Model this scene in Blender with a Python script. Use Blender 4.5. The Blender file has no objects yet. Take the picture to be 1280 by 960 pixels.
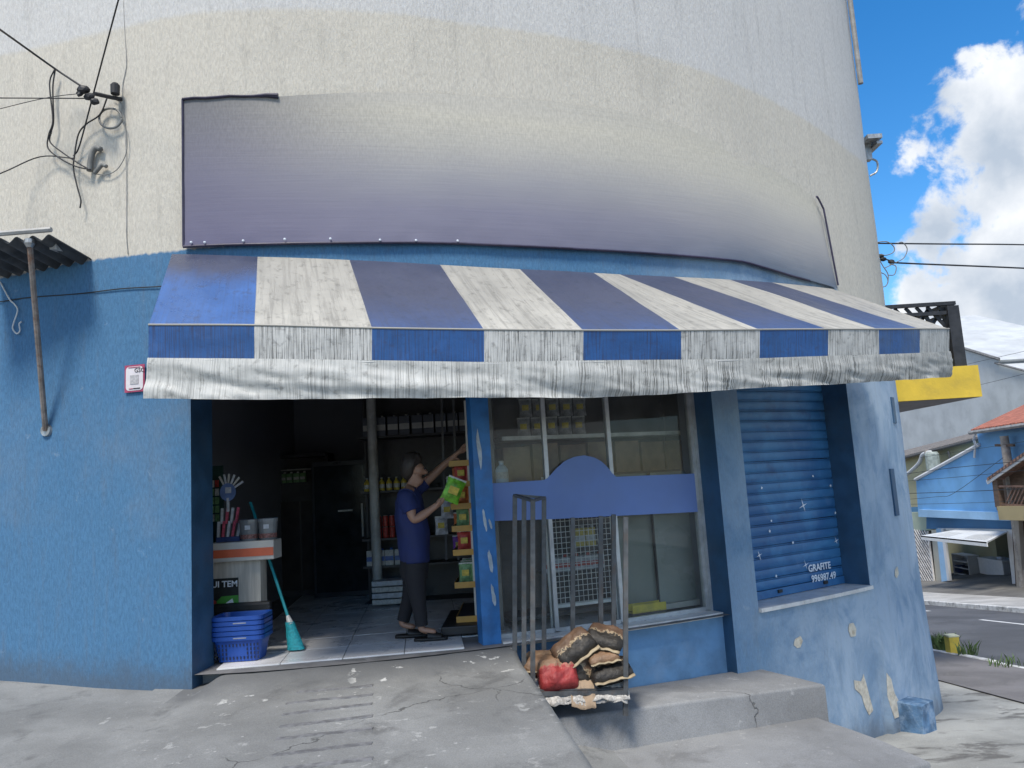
import bpy, bmesh, math, random
import numpy as np
from mathutils import Vector, Matrix, noise as mnoise
R = math.radians
random.seed(7)
scene = bpy.context.scene
COL = scene.collection

# ------------------------------------------------------------------ camera
CAM_Z, FPX = 1.2, 960.0
PITCH, ROLL = R(7.6), R(-3.5)
cd = bpy.data.cameras.new('camera'); cam = bpy.data.objects.new('camera', cd); COL.objects.link(cam)
cd.sensor_width = 36.0; cd.lens = FPX / 1280 * 36.0; cd.clip_start = 0.05; cd.clip_end = 3000
cam.matrix_world = Matrix.Translation((0, 0, CAM_Z)) @ Matrix.Rotation(math.pi/2 + PITCH, 4, 'X') @ Matrix.Rotation(ROLL, 4, 'Z')
scene.camera = cam

# ------------------------------------------------------------------ world, sun, exposure
SUN_EL, SUN_AZ = R(58), R(200)          # azimuth clockwise from +Y
world = bpy.data.worlds.new('World'); scene.world = world; world.use_nodes = True
wn, wl = world.node_tree.nodes, world.node_tree.links
wn.clear()
def N(nodes, t, **kw):
    n = nodes.new(t)
    for k, v in kw.items():
        if k in n.inputs.keys() and not hasattr(n, k): n.inputs[k].default_value = v
        else: setattr(n, k, v)
    return n
w_out = wn.new('ShaderNodeOutputWorld'); w_bg = wn.new('ShaderNodeBackground')
w_sky = wn.new('ShaderNodeTexSky'); w_sky.sky_type = 'NISHITA'; w_sky.sun_disc = False
w_sky.sun_elevation = SUN_EL; w_sky.sun_rotation = SUN_AZ; w_sky.altitude = 700; w_sky.air_density = 1.0; w_sky.dust_density = 0.4; w_sky.ozone_density = 2.0
SKY_STRENGTH = 0.142
w_bg.inputs[1].default_value = SKY_STRENGTH
tc = wn.new('ShaderNodeTexCoord')
def wmath(op, a, b=None, c=None):
    n = wn.new('ShaderNodeMath'); n.operation = op
    for i, v in enumerate((a, b, c)):
        if v is None: continue
        if isinstance(v, (int, float)): n.inputs[i].default_value = v
        else: wl.new(v, n.inputs[i])
    return n.outputs[0]
def dirvec(az, el): return (math.sin(R(az))*math.cos(R(el)), math.cos(R(az))*math.cos(R(el)), math.sin(R(el)))
# heaped clouds spread all round the sky: (azimuth, elevation, radius in degrees)
CLOUDS = [(37.6, 18.5, 7.6), (36, 10.5, 7.4), (29.0, 8.6, 3.6), (42.5, 27, 6), (34, 4, 6), (60, 18, 16), (95, 25, 17), (140, 14, 18), (165, 42, 16),
          (205, 20, 17), (240, 38, 18), (275, 14, 18), (310, 28, 16), (345, 10, 13), (120, 62, 14), (300, 66, 14), (10, 52, 10)]
acc = None
for az, el, rad in CLOUDS:
    vm = wn.new('ShaderNodeVectorMath'); vm.operation = 'DISTANCE'; wl.new(tc.outputs['Generated'], vm.inputs[0]); vm.inputs[1].default_value = dirvec(az, el)
    v = wmath('SUBTRACT', 1.0, wmath('DIVIDE', vm.outputs['Value'], 2*math.sin(R(rad)/2)))
    acc = v if acc is None else wmath('MAXIMUM', acc, v)
nz = wn.new('ShaderNodeTexNoise'); nz.inputs['Scale'].default_value = 17; nz.inputs['Detail'].default_value = 9; nz.inputs['Roughness'].default_value = .58; nz.inputs['Distortion'].default_value = .25
wl.new(tc.outputs['Generated'], nz.inputs['Vector'])
nz2 = wn.new('ShaderNodeTexNoise'); nz2.inputs['Scale'].default_value = 9; nz2.inputs['Detail'].default_value = 6; wl.new(tc.outputs['Generated'], nz2.inputs['Vector'])
dens = wmath('ADD', wmath('MULTIPLY', acc, 1.0), wmath('MULTIPLY_ADD', nz.outputs[0], 2.1, -1.02))
mr = wn.new('ShaderNodeMapRange'); mr.interpolation_type = 'SMOOTHSTEP'; mr.inputs[1].default_value = -.02; mr.inputs[2].default_value = .30
wl.new(dens, mr.inputs[0])
# cloud body: thick parts a little greyer
cr = wn.new('ShaderNodeValToRGB'); wl.new(wmath('MULTIPLY_ADD', nz2.outputs[0], 1.3, wmath('MULTIPLY', dens, .22)), cr.inputs[0])
cr.color_ramp.elements[0].position = .52; cr.color_ramp.elements[0].color = (1, 1, 1, 1)
cr.color_ramp.elements[1].position = .95; cr.color_ramp.elements[1].color = (.50, .57, .66, 1)
cm = wn.new('ShaderNodeMix'); cm.data_type = 'RGBA'; cm.blend_type = 'MULTIPLY'; cm.inputs[0].default_value = 1
wl.new(cr.outputs[0], cm.inputs[6]); cm.inputs[7].default_value = (4.5, 4.6, 4.75, 1)
hs = wn.new('ShaderNodeHueSaturation'); hs.inputs['Saturation'].default_value = 1.38; hs.inputs['Value'].default_value = .92; wl.new(w_sky.outputs[0], hs.inputs['Color'])
mx = wn.new('ShaderNodeMix'); mx.data_type = 'RGBA'; wl.new(mr.outputs[0], mx.inputs[0]); wl.new(hs.outputs[0], mx.inputs[6]); wl.new(cm.outputs[2], mx.inputs[7])
wl.new(mx.outputs[2], w_bg.inputs[0]); wl.new(w_bg.outputs[0], w_out.inputs[0])

sl = bpy.data.lights.new('sun', 'SUN'); sl.energy = 2.6; sl.angle = R(14); sl.color = (1, .94, .84)
sun = bpy.data.objects.new('sun', sl); COL.objects.link(sun)
sd = Vector((math.sin(SUN_AZ)*math.cos(SUN_EL), math.cos(SUN_AZ)*math.cos(SUN_EL), math.sin(SUN_EL)))
sun.rotation_euler = sd.to_track_quat('Z', 'Y').to_euler()
vs = scene.view_settings; vs.view_transform = 'Standard'; vs.look = 'None'; vs.exposure = 0.72; vs.gamma = 1.0; vs.use_curve_mapping = False
scene.render.engine = 'CYCLES'
scene.cycles.max_bounces = 7; scene.cycles.diffuse_bounces = 3; scene.cycles.glossy_bounces = 3; scene.cycles.transparent_max_bounces = 12

# ------------------------------------------------------------------ pixel rays (1280 x 960 photograph) -> metres
CP, SP, CR_, SR_ = math.cos(PITCH), math.sin(PITCH), math.cos(ROLL), math.sin(ROLL)
def ray(px, py):
    qx, qy = px - 640, py - 480
    ix, iy = CR_*qx + SR_*qy, -SR_*qx + CR_*qy
    a, b = ix/FPX, -iy/FPX
    return Vector((a, CP - b*SP, SP + b*CP))
def on_y(px, py, Y): d = ray(px, py); d = d*(Y/d.y); return Vector((d.x, d.y, d.z + CAM_Z))
def on_z(px, py, Z): d = ray(px, py); d = d*((Z - CAM_Z)/d.z); return Vector((d.x, d.y, Z))
def on_x(px, py, X): d = ray(px, py); d = d*(X/d.x); return Vector((X, d.y, d.z + CAM_Z))

# the rounded corner of the building in plan (front face of the wall)
PLAN = [(-14, 8.75), (-8, 7.15), (-4.30, 6.17), (-3.4, 5.93), (-2.7, 5.79), (-2.0, 5.75), (-1.4, 5.81), (-.75, 5.94), (-.16, 6.11), (.4, 6.28), (1.23, 6.61), (1.98, 6.97),
        (2.75, 7.44), (3.45, 7.93), (4.0, 8.39), (4.4, 8.84), (4.65, 9.30), (4.8, 9.85), (4.86, 10.6), (4.87, 12), (4.88, 18)]
def catmull(P, n=24):
    P = [Vector(p) for p in P]; Q = [P[0]*2 - P[1]] + P + [P[-1]*2 - P[-2]]; out = []
    for i in range(1, len(Q) - 2):
        p0, p1, p2, p3 = Q[i-1:i+3]
        # centripetal-ish: chord length tangents
        d1, d0, d2 = (p2-p1).length, (p1-p0).length, (p3-p2).length
        m1 = ((p1-p0)/d0*d1 + (p2-p1)/d1*d0)/(d0+d1)*d1
        m2 = ((p2-p1)/d1*d2 + (p3-p2)/d2*d1)/(d1+d2)*d1
        for k in range(n):
            t = k/n; t2 = t*t; t3 = t2*t
            out.append((2*t3-3*t2+1)*p1 + (t3-2*t2+t)*m1 + (-2*t3+3*t2)*p2 + (t3-t2)*m2)
    out.append(P[-1]); return out
WPT = catmull(PLAN)
WS = [0.0]
for a, b in zip(WPT, WPT[1:]): WS.append(WS[-1] + (b-a).length)
WX = np.array([p.x for p in WPT]); WY = np.array([p.y for p in WPT]); WSA = np.array(WS)
def wxy(s, off=0.0):
    x, y = np.interp(s, WSA, WX), np.interp(s, WSA, WY)
    x1, y1 = np.interp(s+.05, WSA, WX), np.interp(s+.05, WSA, WY); x0, y0 = np.interp(s-.05, WSA, WX), np.interp(s-.05, WSA, WY)
    t = Vector((x1-x0, y1-y0)).normalized(); n = Vector((t.y, -t.x))
    return Vector((x + n.x*off, y + n.y*off)), n, t
def W(s, z, off=0.0):
    p, n, t = wxy(s, off); return Vector((p.x, p.y, z))
S_GRID = np.linspace(WSA[10], WSA[-1]-.2, 2400)
_cache = {}
def wall_s(px, py, off=0.0):
    """arc position and height where the pixel's ray meets the (offset) wall"""
    key = round(off, 3)
    if key not in _cache:
        pts = np.array([wxy(s, off)[0][:] for s in S_GRID]); rr = pts[:, 0]/pts[:, 1]
        k = int(np.argmax(rr)); _cache[key] = (S_GRID[:k+1], rr[:k+1], pts[:k+1])
    sg, rr, pts = _cache[key]
    d = ray(px, py); r = d.x/d.y
    s = float(np.interp(r, rr, sg)); p = wxy(s, off)[0]
    return s, CAM_Z + d.z/d.y*p.y
def on_wall(px, py, off=0.0):
    s, z = wall_s(px, py, off); return W(s, z, off)

# ------------------------------------------------------------------ scene helpers
def tag(o, label=None, cat=None, group=None, kind=None):
    if label: o['label'] = label
    if cat: o['category'] = cat
    if group: o['group'] = group
    if kind: o['kind'] = kind
    return o
def obj(name, me, mat=None, parent=None):
    if isinstance(me, bmesh.types.BMesh):
        m = bpy.data.meshes.new(name); me.to_mesh(m); me.free(); me = m
    o = bpy.data.objects.new(name, me); COL.objects.link(o)
    if mat is not None:
        for mm in (mat if isinstance(mat, (list, tuple)) else [mat]): me.materials.append(mm)
    if parent is not None: o.parent = parent
    return o
def empty(name, loc, label, cat, group=None, rz=0.0):
    o = bpy.data.objects.new(name, None); COL.objects.link(o); o.location = loc; o.rotation_euler.z = rz; o.empty_display_size = .1
    tag(o, label, cat, group); return o
def keep(o, parent):
    """parent without moving (children were built in world coordinates)"""
    o.parent = parent
    o.matrix_parent_inverse = (Matrix.Translation(parent.location) @ parent.rotation_euler.to_matrix().to_4x4()).inverted() if parent.parent is None else Matrix.Identity(4)
    return o
def smooth(o, ang=None):
    for p in o.data.polygons: p.use_smooth = True
    if ang is not None:
        try: o.data.set_sharp_from_angle(angle=R(ang))
        except Exception: pass
    return o
def box(bm, c, size, rot=None):
    M = Matrix.Translation(Vector(c)) @ (rot.to_4x4() if rot is not None else Matrix.Identity(4)) @ Matrix.Diagonal((size[0], size[1], size[2], 1))
    return bmesh.ops.create_cube(bm, size=1, matrix=M)['verts']
def boxm(c, size, rot=None, bev=0.0):
    bm = bmesh.new(); box(bm, c, size, rot)
    if bev: bmesh.ops.bevel(bm, geom=bm.edges[:], offset=bev, segments=2, affect='EDGES', profile=.6)
    return bm
def bar(bm, a, b, w, h=None, up=(0, 0, 1)):
    """a square bar from a to b"""
    a, b = Vector(a), Vector(b); h = h or w
    d = (b-a); L = d.length; d.normalize(); u = Vector(up)
    if abs(d.dot(u)) > .98: u = Vector((0, 1, 0))
    x = d.cross(u).normalized(); y = x.cross(d)
    M = Matrix((x, d, y)).transposed()
    return box(bm, (a+b)/2, (w, L, h), M)
def barm(a, b, w, h=None, up=(0, 0, 1), bev=0):
    bm = bmesh.new(); bar(bm, a, b, w, h, up)
    if bev: bmesh.ops.bevel(bm, geom=bm.edges[:], offset=bev, segments=1, affect='EDGES')
    return bm
def tube(bm, pts, r, sides=8, caps=True):
    pts = [Vector(p) for p in pts]; rings = []; prev = None
    for i, p in enumerate(pts):
        t = (pts[min(i+1, len(pts)-1)] - pts[max(i-1, 0)]).normalized()
        if prev is None:
            u = Vector((0, 0, 1)) if abs(t.z) < .9 else Vector((1, 0, 0)); x = t.cross(u).normalized()
        else:
            x = (prev - t*prev.dot(t)).normalized()
        prev = x; y = t.cross(x)
        rr = r[i] if isinstance(r, (list, tuple)) else r
        rings.append([bm.verts.new(p + (x*math.cos(k*2*math.pi/sides) + y*math.sin(k*2*math.pi/sides))*rr) for k in range(sides)])
    for A, B in zip(rings, rings[1:]):
        for k in range(sides): bm.faces.new((A[k], A[(k+1) % sides], B[(k+1) % sides], B[k]))
    if caps: bm.faces.new(rings[0][::-1]); bm.faces.new(rings[-1])
    return bm
def tubem(pts, r, sides=8): return tube(bmesh.new(), pts, r, sides)
def curve_pts(P, n=8): return [Vector(p) for p in catmull3(P, n)]
def catmull3(P, n=8):
    P = [Vector(p) for p in P]; Q = [P[0]*2-P[1]] + P + [P[-1]*2-P[-2]]; out = []
    for i in range(1, len(Q)-2):
        p0, p1, p2, p3 = Q[i-1:i+3]
        for k in range(n):
            t = k/n
            out.append(.5*((2*p1) + (p2-p0)*t + (2*p0-5*p1+4*p2-p3)*t*t + (3*p1-p0-3*p2+p3)*t**3))
    out.append(P[-1]); return out
def lathe(bm, prof, c=(0, 0, 0), sides=20, sx=1, sy=1):
    c = Vector(c); rings = []
    for r, z in prof: rings.append([bm.verts.new(c + Vector((r*sx*math.cos(k*2*math.pi/sides), r*sy*math.sin(k*2*math.pi/sides), z))) for k in range(sides)])
    for A, B in zip(rings, rings[1:]):
        for k in range(sides): bm.faces.new((A[k], A[(k+1) % sides], B[(k+1) % sides], B[k]))
    bm.faces.new(rings[0][::-1]); bm.faces.new(rings[-1]); return bm
def lathem(*a, **k): return lathe(bmesh.new(), *a, **k)
def grid(fn, nu, nv, uvfn=None, uv2fn=None, solid=0.0):
    """surface fn(u,v) with u,v in 0..1"""
    bm = bmesh.new(); uv = bm.loops.layers.uv.new('uv'); vs_ = [[bm.verts.new(fn(i/nu, j/nv)) for j in range(nv+1)] for i in range(nu+1)]
    for i in range(nu):
        for j in range(nv):
            f = bm.faces.new((vs_[i][j], vs_[i+1][j], vs_[i+1][j+1], vs_[i][j+1])); f.smooth = True
            for l, (a, b) in zip(f.loops, ((i, j), (i+1, j), (i+1, j+1), (i, j+1))):
                l[uv].uv = uvfn(a/nu, b/nv) if uvfn else (a/nu, b/nv)
    if solid:
        bmesh.ops.recalc_face_normals(bm, faces=bm.faces[:])
        bmesh.ops.solidify(bm, geom=bm.faces[:], thickness=solid)
    return bm
def poly_prism(pts, ext):
    """closed prism: polygon (3-D points) extruded by vector ext"""
    bm = bmesh.new(); a = [bm.verts.new(p) for p in pts]; b = [bm.verts.new(Vector(p)+Vector(ext)) for p in pts]; n = len(a)
    bm.faces.new(a); bm.faces.new(b[::-1])
    for i in range(n): bm.faces.new((a[i], b[i], b[(i+1) % n], a[(i+1) % n]))
    bmesh.ops.recalc_face_normals(bm, faces=bm.faces[:]); return bm
def fbm(p, o=4): return mnoise.fractal(Vector(p), 1.0, 2.0, o)
def text_mesh(name, body, size, M, mat, parent=None, bold=False, align='LEFT', extrude=.0008, shear=0, space=1.0):
    cu = bpy.data.curves.new(name, 'FONT'); cu.body = body; cu.size = size; cu.extrude = extrude; cu.align_x = align; cu.shear = shear; cu.space_character = space
    if bold: cu.offset = size*.022
    cu.resolution_u = 3
    t = bpy.data.objects.new(name, cu); COL.objects.link(t)
    me = bpy.data.meshes.new_from_object(t.evaluated_get(bpy.context.evaluated_depsgraph_get()))
    bpy.data.objects.remove(t); me.transform(M)
    return obj(name, me, mat, parent)

# ------------------------------------------------------------------ materials
def mk(name):
    m = bpy.data.materials.new(name); m.use_nodes = True
    nt = m.node_tree; b = nt.nodes['Principled BSDF']; return m, nt.nodes, nt.links, b
def mixc(n, l, fac, a, b, mode='MIX'):
    x = n.new('ShaderNodeMix'); x.data_type = 'RGBA'; x.blend_type = mode
    for sock, v in ((x.inputs[0], fac), (x.inputs[6], a), (x.inputs[7], b)):
        if isinstance(v, (int, float)): sock.default_value = v
        elif isinstance(v, tuple): sock.default_value = (*v[:3], 1)
        else: l.new(v, sock)
    return x.outputs[2]
def mth(n, l, op, a, b=None, c=None, clamp=False):
    x = n.new('ShaderNodeMath'); x.operation = op; x.use_clamp = clamp
    for i, v in enumerate((a, b, c)):
        if v is None: continue
        if isinstance(v, (int, float)): x.inputs[i].default_value = v
        else: l.new(v, x.inputs[i])
    return x.outputs[0]
def noisen(n, l, vec, scale, detail=5, rough=.55, dist=0.0, map_scale=None, loc=None):
    if map_scale or loc:
        mp = n.new('ShaderNodeMapping'); l.new(vec, mp.inputs[0])
        if map_scale: mp.inputs['Scale'].default_value = map_scale
        if loc: mp.inputs['Location'].default_value = loc
        vec = mp.outputs[0]
    t = n.new('ShaderNodeTexNoise'); l.new(vec, t.inputs['Vector'])
    t.inputs['Scale'].default_value = scale; t.inputs['Detail'].default_value = detail; t.inputs['Roughness'].default_value = rough; t.inputs['Distortion'].default_value = dist
    return t.outputs[0]
def rng(n, l, v, a, b, c=0.0, d=1.0, sm=True):
    x = n.new('ShaderNodeMapRange'); x.interpolation_type = 'SMOOTHSTEP' if sm else 'LINEAR'; l.new(v, x.inputs[0])
    for i, q in enumerate((a, b, c, d)): x.inputs[i+1].default_value = q
    return x.outputs[0]
def bumpn(n, l, h, st, b, dist=.01):
    x = n.new('ShaderNodeBump'); x.inputs['Strength'].default_value = st; x.inputs['Distance'].default_value = dist
    l.new(h, x.inputs['Height']); l.new(x.outputs[0], b.inputs['Normal']); return x
def pm(name, col, rough=.6, var=.25, scale=6.0, bump=.15, bscale=60, metal=0.0, dirt=None, dirt_amt=.5, dscale=3.0, spec=.5, stretch=None):
    """a procedural material: base colour, uneven tone, dirt patches, fine relief"""
    m, n, l, b = mk(name)
    t = n.new('ShaderNodeTexCoord').outputs['Object']
    n1 = noisen(n, l, t, scale, 6, map_scale=stretch)
    k = rng(n, l, n1, .3, .7)
    c = mixc(n, l, k, tuple(x*(1-var) for x in col), tuple(min(1, x*(1+var)) for x in col))
    if dirt:
        dn = rng(n, l, noisen(n, l, t, dscale, 8, .65, loc=(3, 7, 1)), .48, .68)
        c = mixc(n, l, mth(n, l, 'MULTIPLY', dn, dirt_amt), c, dirt)
    l.new(c, b.inputs['Base Color'])
    b.inputs['Metallic'].default_value = metal; b.inputs['Specular IOR Level'].default_value = spec
    l.new(rng(n, l, n1, .2, .8, max(0, rough-.1), min(1, rough+.1)), b.inputs['Roughness'])
    if bump: bumpn(n, l, noisen(n, l, t, bscale, 4, map_scale=stretch), bump, b)
    return m

def concrete(name, base=(.36, .36, .35), dark=(.13, .13, .125), light=(.52, .51, .49), stain=.55, crack=True, scale=1.0, streak=None, lip=False, sth=(.53, .66)):
    m, n, l, b = mk(name)
    g = n.new('ShaderNodeNewGeometry').outputs['Position']
    a = noisen(n, l, g, 1.1*scale, 8, .62)
    c = mixc(n, l, rng(n, l, a, .35, .68), tuple(x*.78 for x in base), tuple(x*1.15 for x in base))
    s1 = noisen(n, l, g, 2.3*scale, 9, .68, .4, map_scale=streak, loc=(5, 2, 0))
    c = mixc(n, l, mth(n, l, 'MULTIPLY', rng(n, l, s1, sth[0], sth[1]), stain), c, dark)
    s2 = noisen(n, l, g, 3.4*scale, 10, .75, .2, loc=(1, 9, 4))
    c = mixc(n, l, mth(n, l, 'MULTIPLY', rng(n, l, s2, .59, .70), .5), c, light)
    fine = noisen(n, l, g, 120, 3, .6)
    c = mixc(n, l, .35, c, mixc(n, l, rng(n, l, fine, .3, .7), (.55, .55, .55), (1.25, 1.25, 1.25)), 'MULTIPLY')
    spots = n.new('ShaderNodeTexVoronoi'); spots.inputs['Scale'].default_value = 9; l.new(g, spots.inputs['Vector'])
    sp = mth(n, l, 'MULTIPLY', rng(n, l, spots.outputs['Distance'], .04, .1, 1, 0), rng(n, l, noisen(n, l, g, 3, 2), .5, .6))
    c = mixc(n, l, mth(n, l, 'MULTIPLY', sp, .7), c, light)
    if lip:   # smoother dark cement render along the door sill, chipped
        uvn = n.new('ShaderNodeUVMap'); uvn.uv_map = 'uv'; sx = n.new('ShaderNodeSeparateXYZ'); l.new(uvn.outputs[0], sx.inputs[0])
        e = mth(n, l, 'MULTIPLY_ADD', noisen(n, l, g, 3.5, 7, .65), .5, mth(n, l, 'ADD', sx.outputs[1], -.25))
        c = mixc(n, l, rng(n, l, e, .22, .62, .72, 0), c, (.105, .108, .112))
        ch = mth(n, l, 'MULTIPLY', rng(n, l, noisen(n, l, g, 9, 5, .6, .3, loc=(2, 2, 2)), .60, .64), rng(n, l, noisen(n, l, g, 1.6, 3, loc=(6, 3, 1)), .48, .58))
        c = mixc(n, l, mth(n, l, 'MULTIPLY', ch, mth(n, l, 'MULTIPLY', rng(n, l, e, .1, .2), rng(n, l, e, .5, .95, .9, .35))), c, (.55, .55, .53))
    h = mth(n, l, 'MULTIPLY_ADD', s2, .8, mth(n, l, 'MULTIPLY', fine, .25))
    if crack:
        v = n.new('ShaderNodeTexVoronoi'); v.feature = 'DISTANCE_TO_EDGE'; v.inputs['Scale'].default_value = .55
        wv = n.new('ShaderNodeVectorMath'); wv.operation = 'MULTIPLY_ADD'
        nn = n.new('ShaderNodeTexNoise'); nn.inputs['Scale'].default_value = 2.2; nn.inputs['Detail'].default_value = 6; l.new(g, nn.inputs['Vector'])
        l.new(nn.outputs['Color'], wv.inputs[0]); wv.inputs[1].default_value = (.5, .5, .5); l.new(g, wv.inputs[2]); l.new(wv.outputs[0], v.inputs['Vector'])
        ck = mth(n, l, 'MULTIPLY', rng(n, l, v.outputs[0], .0008, .0035, 1, 0), rng(n, l, noisen(n, l, g, .9, 2, loc=(8, 1, 3)), .60, .66))
        c = mixc(n, l, mth(n, l, 'MULTIPLY', ck, .75), c, (.06, .06, .058)); h = mth(n, l, 'SUBTRACT', h, mth(n, l, 'MULTIPLY', ck, 1.2))
    l.new(c, b.inputs['Base Color']); b.inputs['Roughness'].default_value = .86; b.inputs['Specular IOR Level'].default_value = .3
    bumpn(n, l, h, .5, b, .012); return m
M = {}
M['concrete'] = concrete('pavement_concrete', (.24, .243, .238), (.09, .09, .09), (.45, .445, .43), .5)
M['ramp'] = concrete('ramp_concrete', (.24, .243, .238), (.09, .09, .09), (.45, .445, .43), .5, lip=True)
M['apron'] = concrete('apron_concrete', (.33, .33, .31), (.09, .085, .08), (.56, .55, .52), .75, True, .8, (.8, 1.5, 1), sth=(.52, .62))
M['step'] = concrete('step_concrete', (.26, .265, .27), (.15, .15, .15), (.5, .5, .49), .45)
M['groove'] = pm('groove_rubber', (.16, .16, .165), .8, .3, 20, .4, 200)
M['footpath'] = concrete('footpath_asphalt', (.185, .175, .175), (.11, .105, .1), (.27, .26, .25), .5, False, .7)
M['asphalt'] = concrete('road_asphalt', (.105, .107, .115), (.06, .06, .065), (.16, .16, .165), .5, False, .35)
M['farwalk'] = concrete('far_walk', (.45, .44, .42), (.2, .2, .19), (.58, .57, .55), .4, False, .6)
M['forecourt'] = concrete('forecourt_paving', (.17, .165, .155), (.09, .085, .08), (.25, .24, .23), .6, False, .5, (.4, 1.5, 1))
M['kerb'] = pm('kerb_paint', (.62, .62, .6), .8, .2, 5, .3, 40, dirt=(.15, .15, .14), dirt_amt=.7, dscale=4)
M['roadpaint'] = pm('road_paint', (.7, .7, .68), .7, .1, 9, .1, 80, dirt=(.2, .2, .2), dirt_amt=.6, dscale=6)
M['soil'] = pm('soil', (.12, .10, .08), .9, .3, 3, .4, 20)
M['yellow_kerb'] = pm('yellow_paint', (.62, .47, .07), .65, .12, 8, .2, 60, dirt=(.2, .17, .1), dirt_amt=.4)

# ------------------------------------------------------------------ ground
def sstep(a, b, x): t = min(1, max(0, (x-a)/(b-a))); return t*t*(3-2*t)
def hR(y):
    if y > 70: return -.6 - .105*70
    if y < -10: return -.6 + .105*10
    return -.6 - .105*y
def gz(x, y):
    left = -.118 - .022*(5.8 - max(-10, min(y, 12))) - .05*(max(-9, min(x, -1.6)) + 2.47)
    right = hR(y)
    return left + (right-left)*sstep(-2.2, 3.0, x)
def sheet(name, xs, ys, zf, mat, label=None):
    bm = bmesh.new(); V = [[bm.verts.new((x, y, zf(x, y))) for y in ys] for x in xs]
    for i in range(len(xs)-1):
        for j in range(len(ys)-1): bm.faces.new((V[i][j], V[i+1][j], V[i+1][j+1], V[i][j+1])).smooth = True
    o = obj(name, bm, mat); tag(o, kind='structure'); return o
def lin(a, b, n): return [a + (b-a)*i/n for i in range(n+1)]
sheet('ground', [-1500, -400, -120, -40, -16, -8, -4, 0, 2, 4, 7, 13, 20, 40, 120, 400, 1500], [-1500, -400, -100, -30, -10, 0, 6, 12, 20, 30, 45, 70, 120, 400, 1500], lambda x, y: gz(x, y) - .25, M['soil'])
sheet('pavement', lin(-14, 5.6, 60), lin(-6, 20, 70), lambda x, y: gz(x, y) + .006*fbm((x*1.3, y*1.3, 0)), M['concrete'])
# stained apron at the foot of the rounded wall, a sheet on the pavement
sheet('apron', lin(2.5, 5.55, 30), lin(2.0, 14, 70), lambda x, y: gz(x, y) + .014 + .006*fbm((x*1.3, y*1.3, 0)), M['apron'])
sheet('footpath', lin(5.44, 6.9, 6), lin(-6, 70, 60), lambda x, y: hR(y) + .03, M['footpath'])
sheet('road', lin(7.0, 13.0, 8), lin(-30, 75, 60), lambda x, y: hR(y) - .10, M['asphalt'])
sheet('far_pavement', lin(13.1, 15.4, 4), lin(-6, 70, 40), lambda x, y: hR(y) + .02, M['farwalk'])
def fc_z(x, y): return hR(y) + .02 + (x-15.4)*.10
sheet('forecourt', lin(15.4, 24, 5), lin(-6, 70, 40), fc_z, M['forecourt'])
# kerb stones
k_me = None
def kerb(x0, x1, y0, y1, zt, name='kerb_stone'):
    pts = [(x0, y0, zt(y0)), (x1, y0, zt(y0)), (x1, y1, zt(y1)), (x0, y1, zt(y1))]
    bm = poly_prism(pts, (0, 0, -.22)); bmesh.ops.bevel(bm, geom=[e for e in bm.edges if abs(e.verts[0].co.z-zt(e.verts[0].co.y)) < .01 and abs(e.verts[1].co.z-zt(e.verts[1].co.y)) < .01], offset=.012, segments=1, affect='EDGES')
    return bm
kn = tag(bpy.data.objects.new('kerb', None), kind='structure'); COL.objects.link(kn)
for i in range(16):
    y0 = 6.0 + i*1.0
    dx = random.uniform(-.015, .015); dz = random.uniform(-.012, .012)
    obj('kerb_stone', kerb(6.9+dx, 7.02+dx, y0+.008, y0+.992, lambda y: hR(y)+.04+dz), M['kerb'], kn)
kf = tag(bpy.data.objects.new('far_kerb', None), kind='structure'); COL.objects.link(kf)
for i in range(14):
    y0 = 14 + i*1.5
    obj('kerb_stone', kerb(13.0, 13.12, y0+.008, y0+1.492, lambda y: hR(y)+.03), M['kerb'], kf)
# lane dashes on the road
for (pa, pb) in (((1157, 763.5), (1162, 764)), ((1264, 779), (1284, 781))):
    def onroad(px, py):
        d = ray(px, py); t = (-.7 - CAM_Z)/(d.z + .105*d.y); return Vector((d.x*t, d.y*t, 0))
    a, b = onroad(*pa), onroad(*pb); xm = (a.x+b.x)/2; y0, y1 = sorted((a.y, b.y)); y1 = max(y1, y0+1.8)
    bm = bmesh.new(); vs4 = [bm.verts.new((x, y, hR(y)-.096)) for x, y in ((xm-.06, y0), (xm+.06, y0), (xm+.06, y1), (xm-.06, y1))]; bm.faces.new(vs4)
    tag(obj('lane_dash', bm, M['roadpaint']), kind='structure')

# ------------------------------------------------------------------ facade lines
H1_PX = [(0, 70), (75, 53), (150, 36), (225, 19), (300, 12.5), (400, 11.5), (500, 18), (590, 31), (669, 40), (779, 62), (866, 84), (949, 118), (997, 144), (1059, 188)]
H2_PX = [(0, 348), (85, 329), (160, 320), (213, 314), (560, 300), (860, 312), (960, 326), (1040, 352), (1047, 366), (1098, 392)]
def line_from(px):
    q = [wall_s(*p) for p in px]; return np.array([a for a, _ in q]), np.array([b for _, b in q])
h1s, h1z = line_from(H1_PX); h2s, h2z = line_from(H2_PX)
def H1(s): return float(np.interp(s, h1s, h1z))
def H2(s): return float(np.interp(s, h2s, h2z))
S_DOOR0 = wall_s(239, 640)[0]; S_WIN1 = wall_s(902, 630)[0]
S_SH0 = wall_s(934, 620)[0]; S_SH1 = wall_s(1073, 610)[0]
Z_TOP = 2.42; Z_ROOF = 9.0

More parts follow.
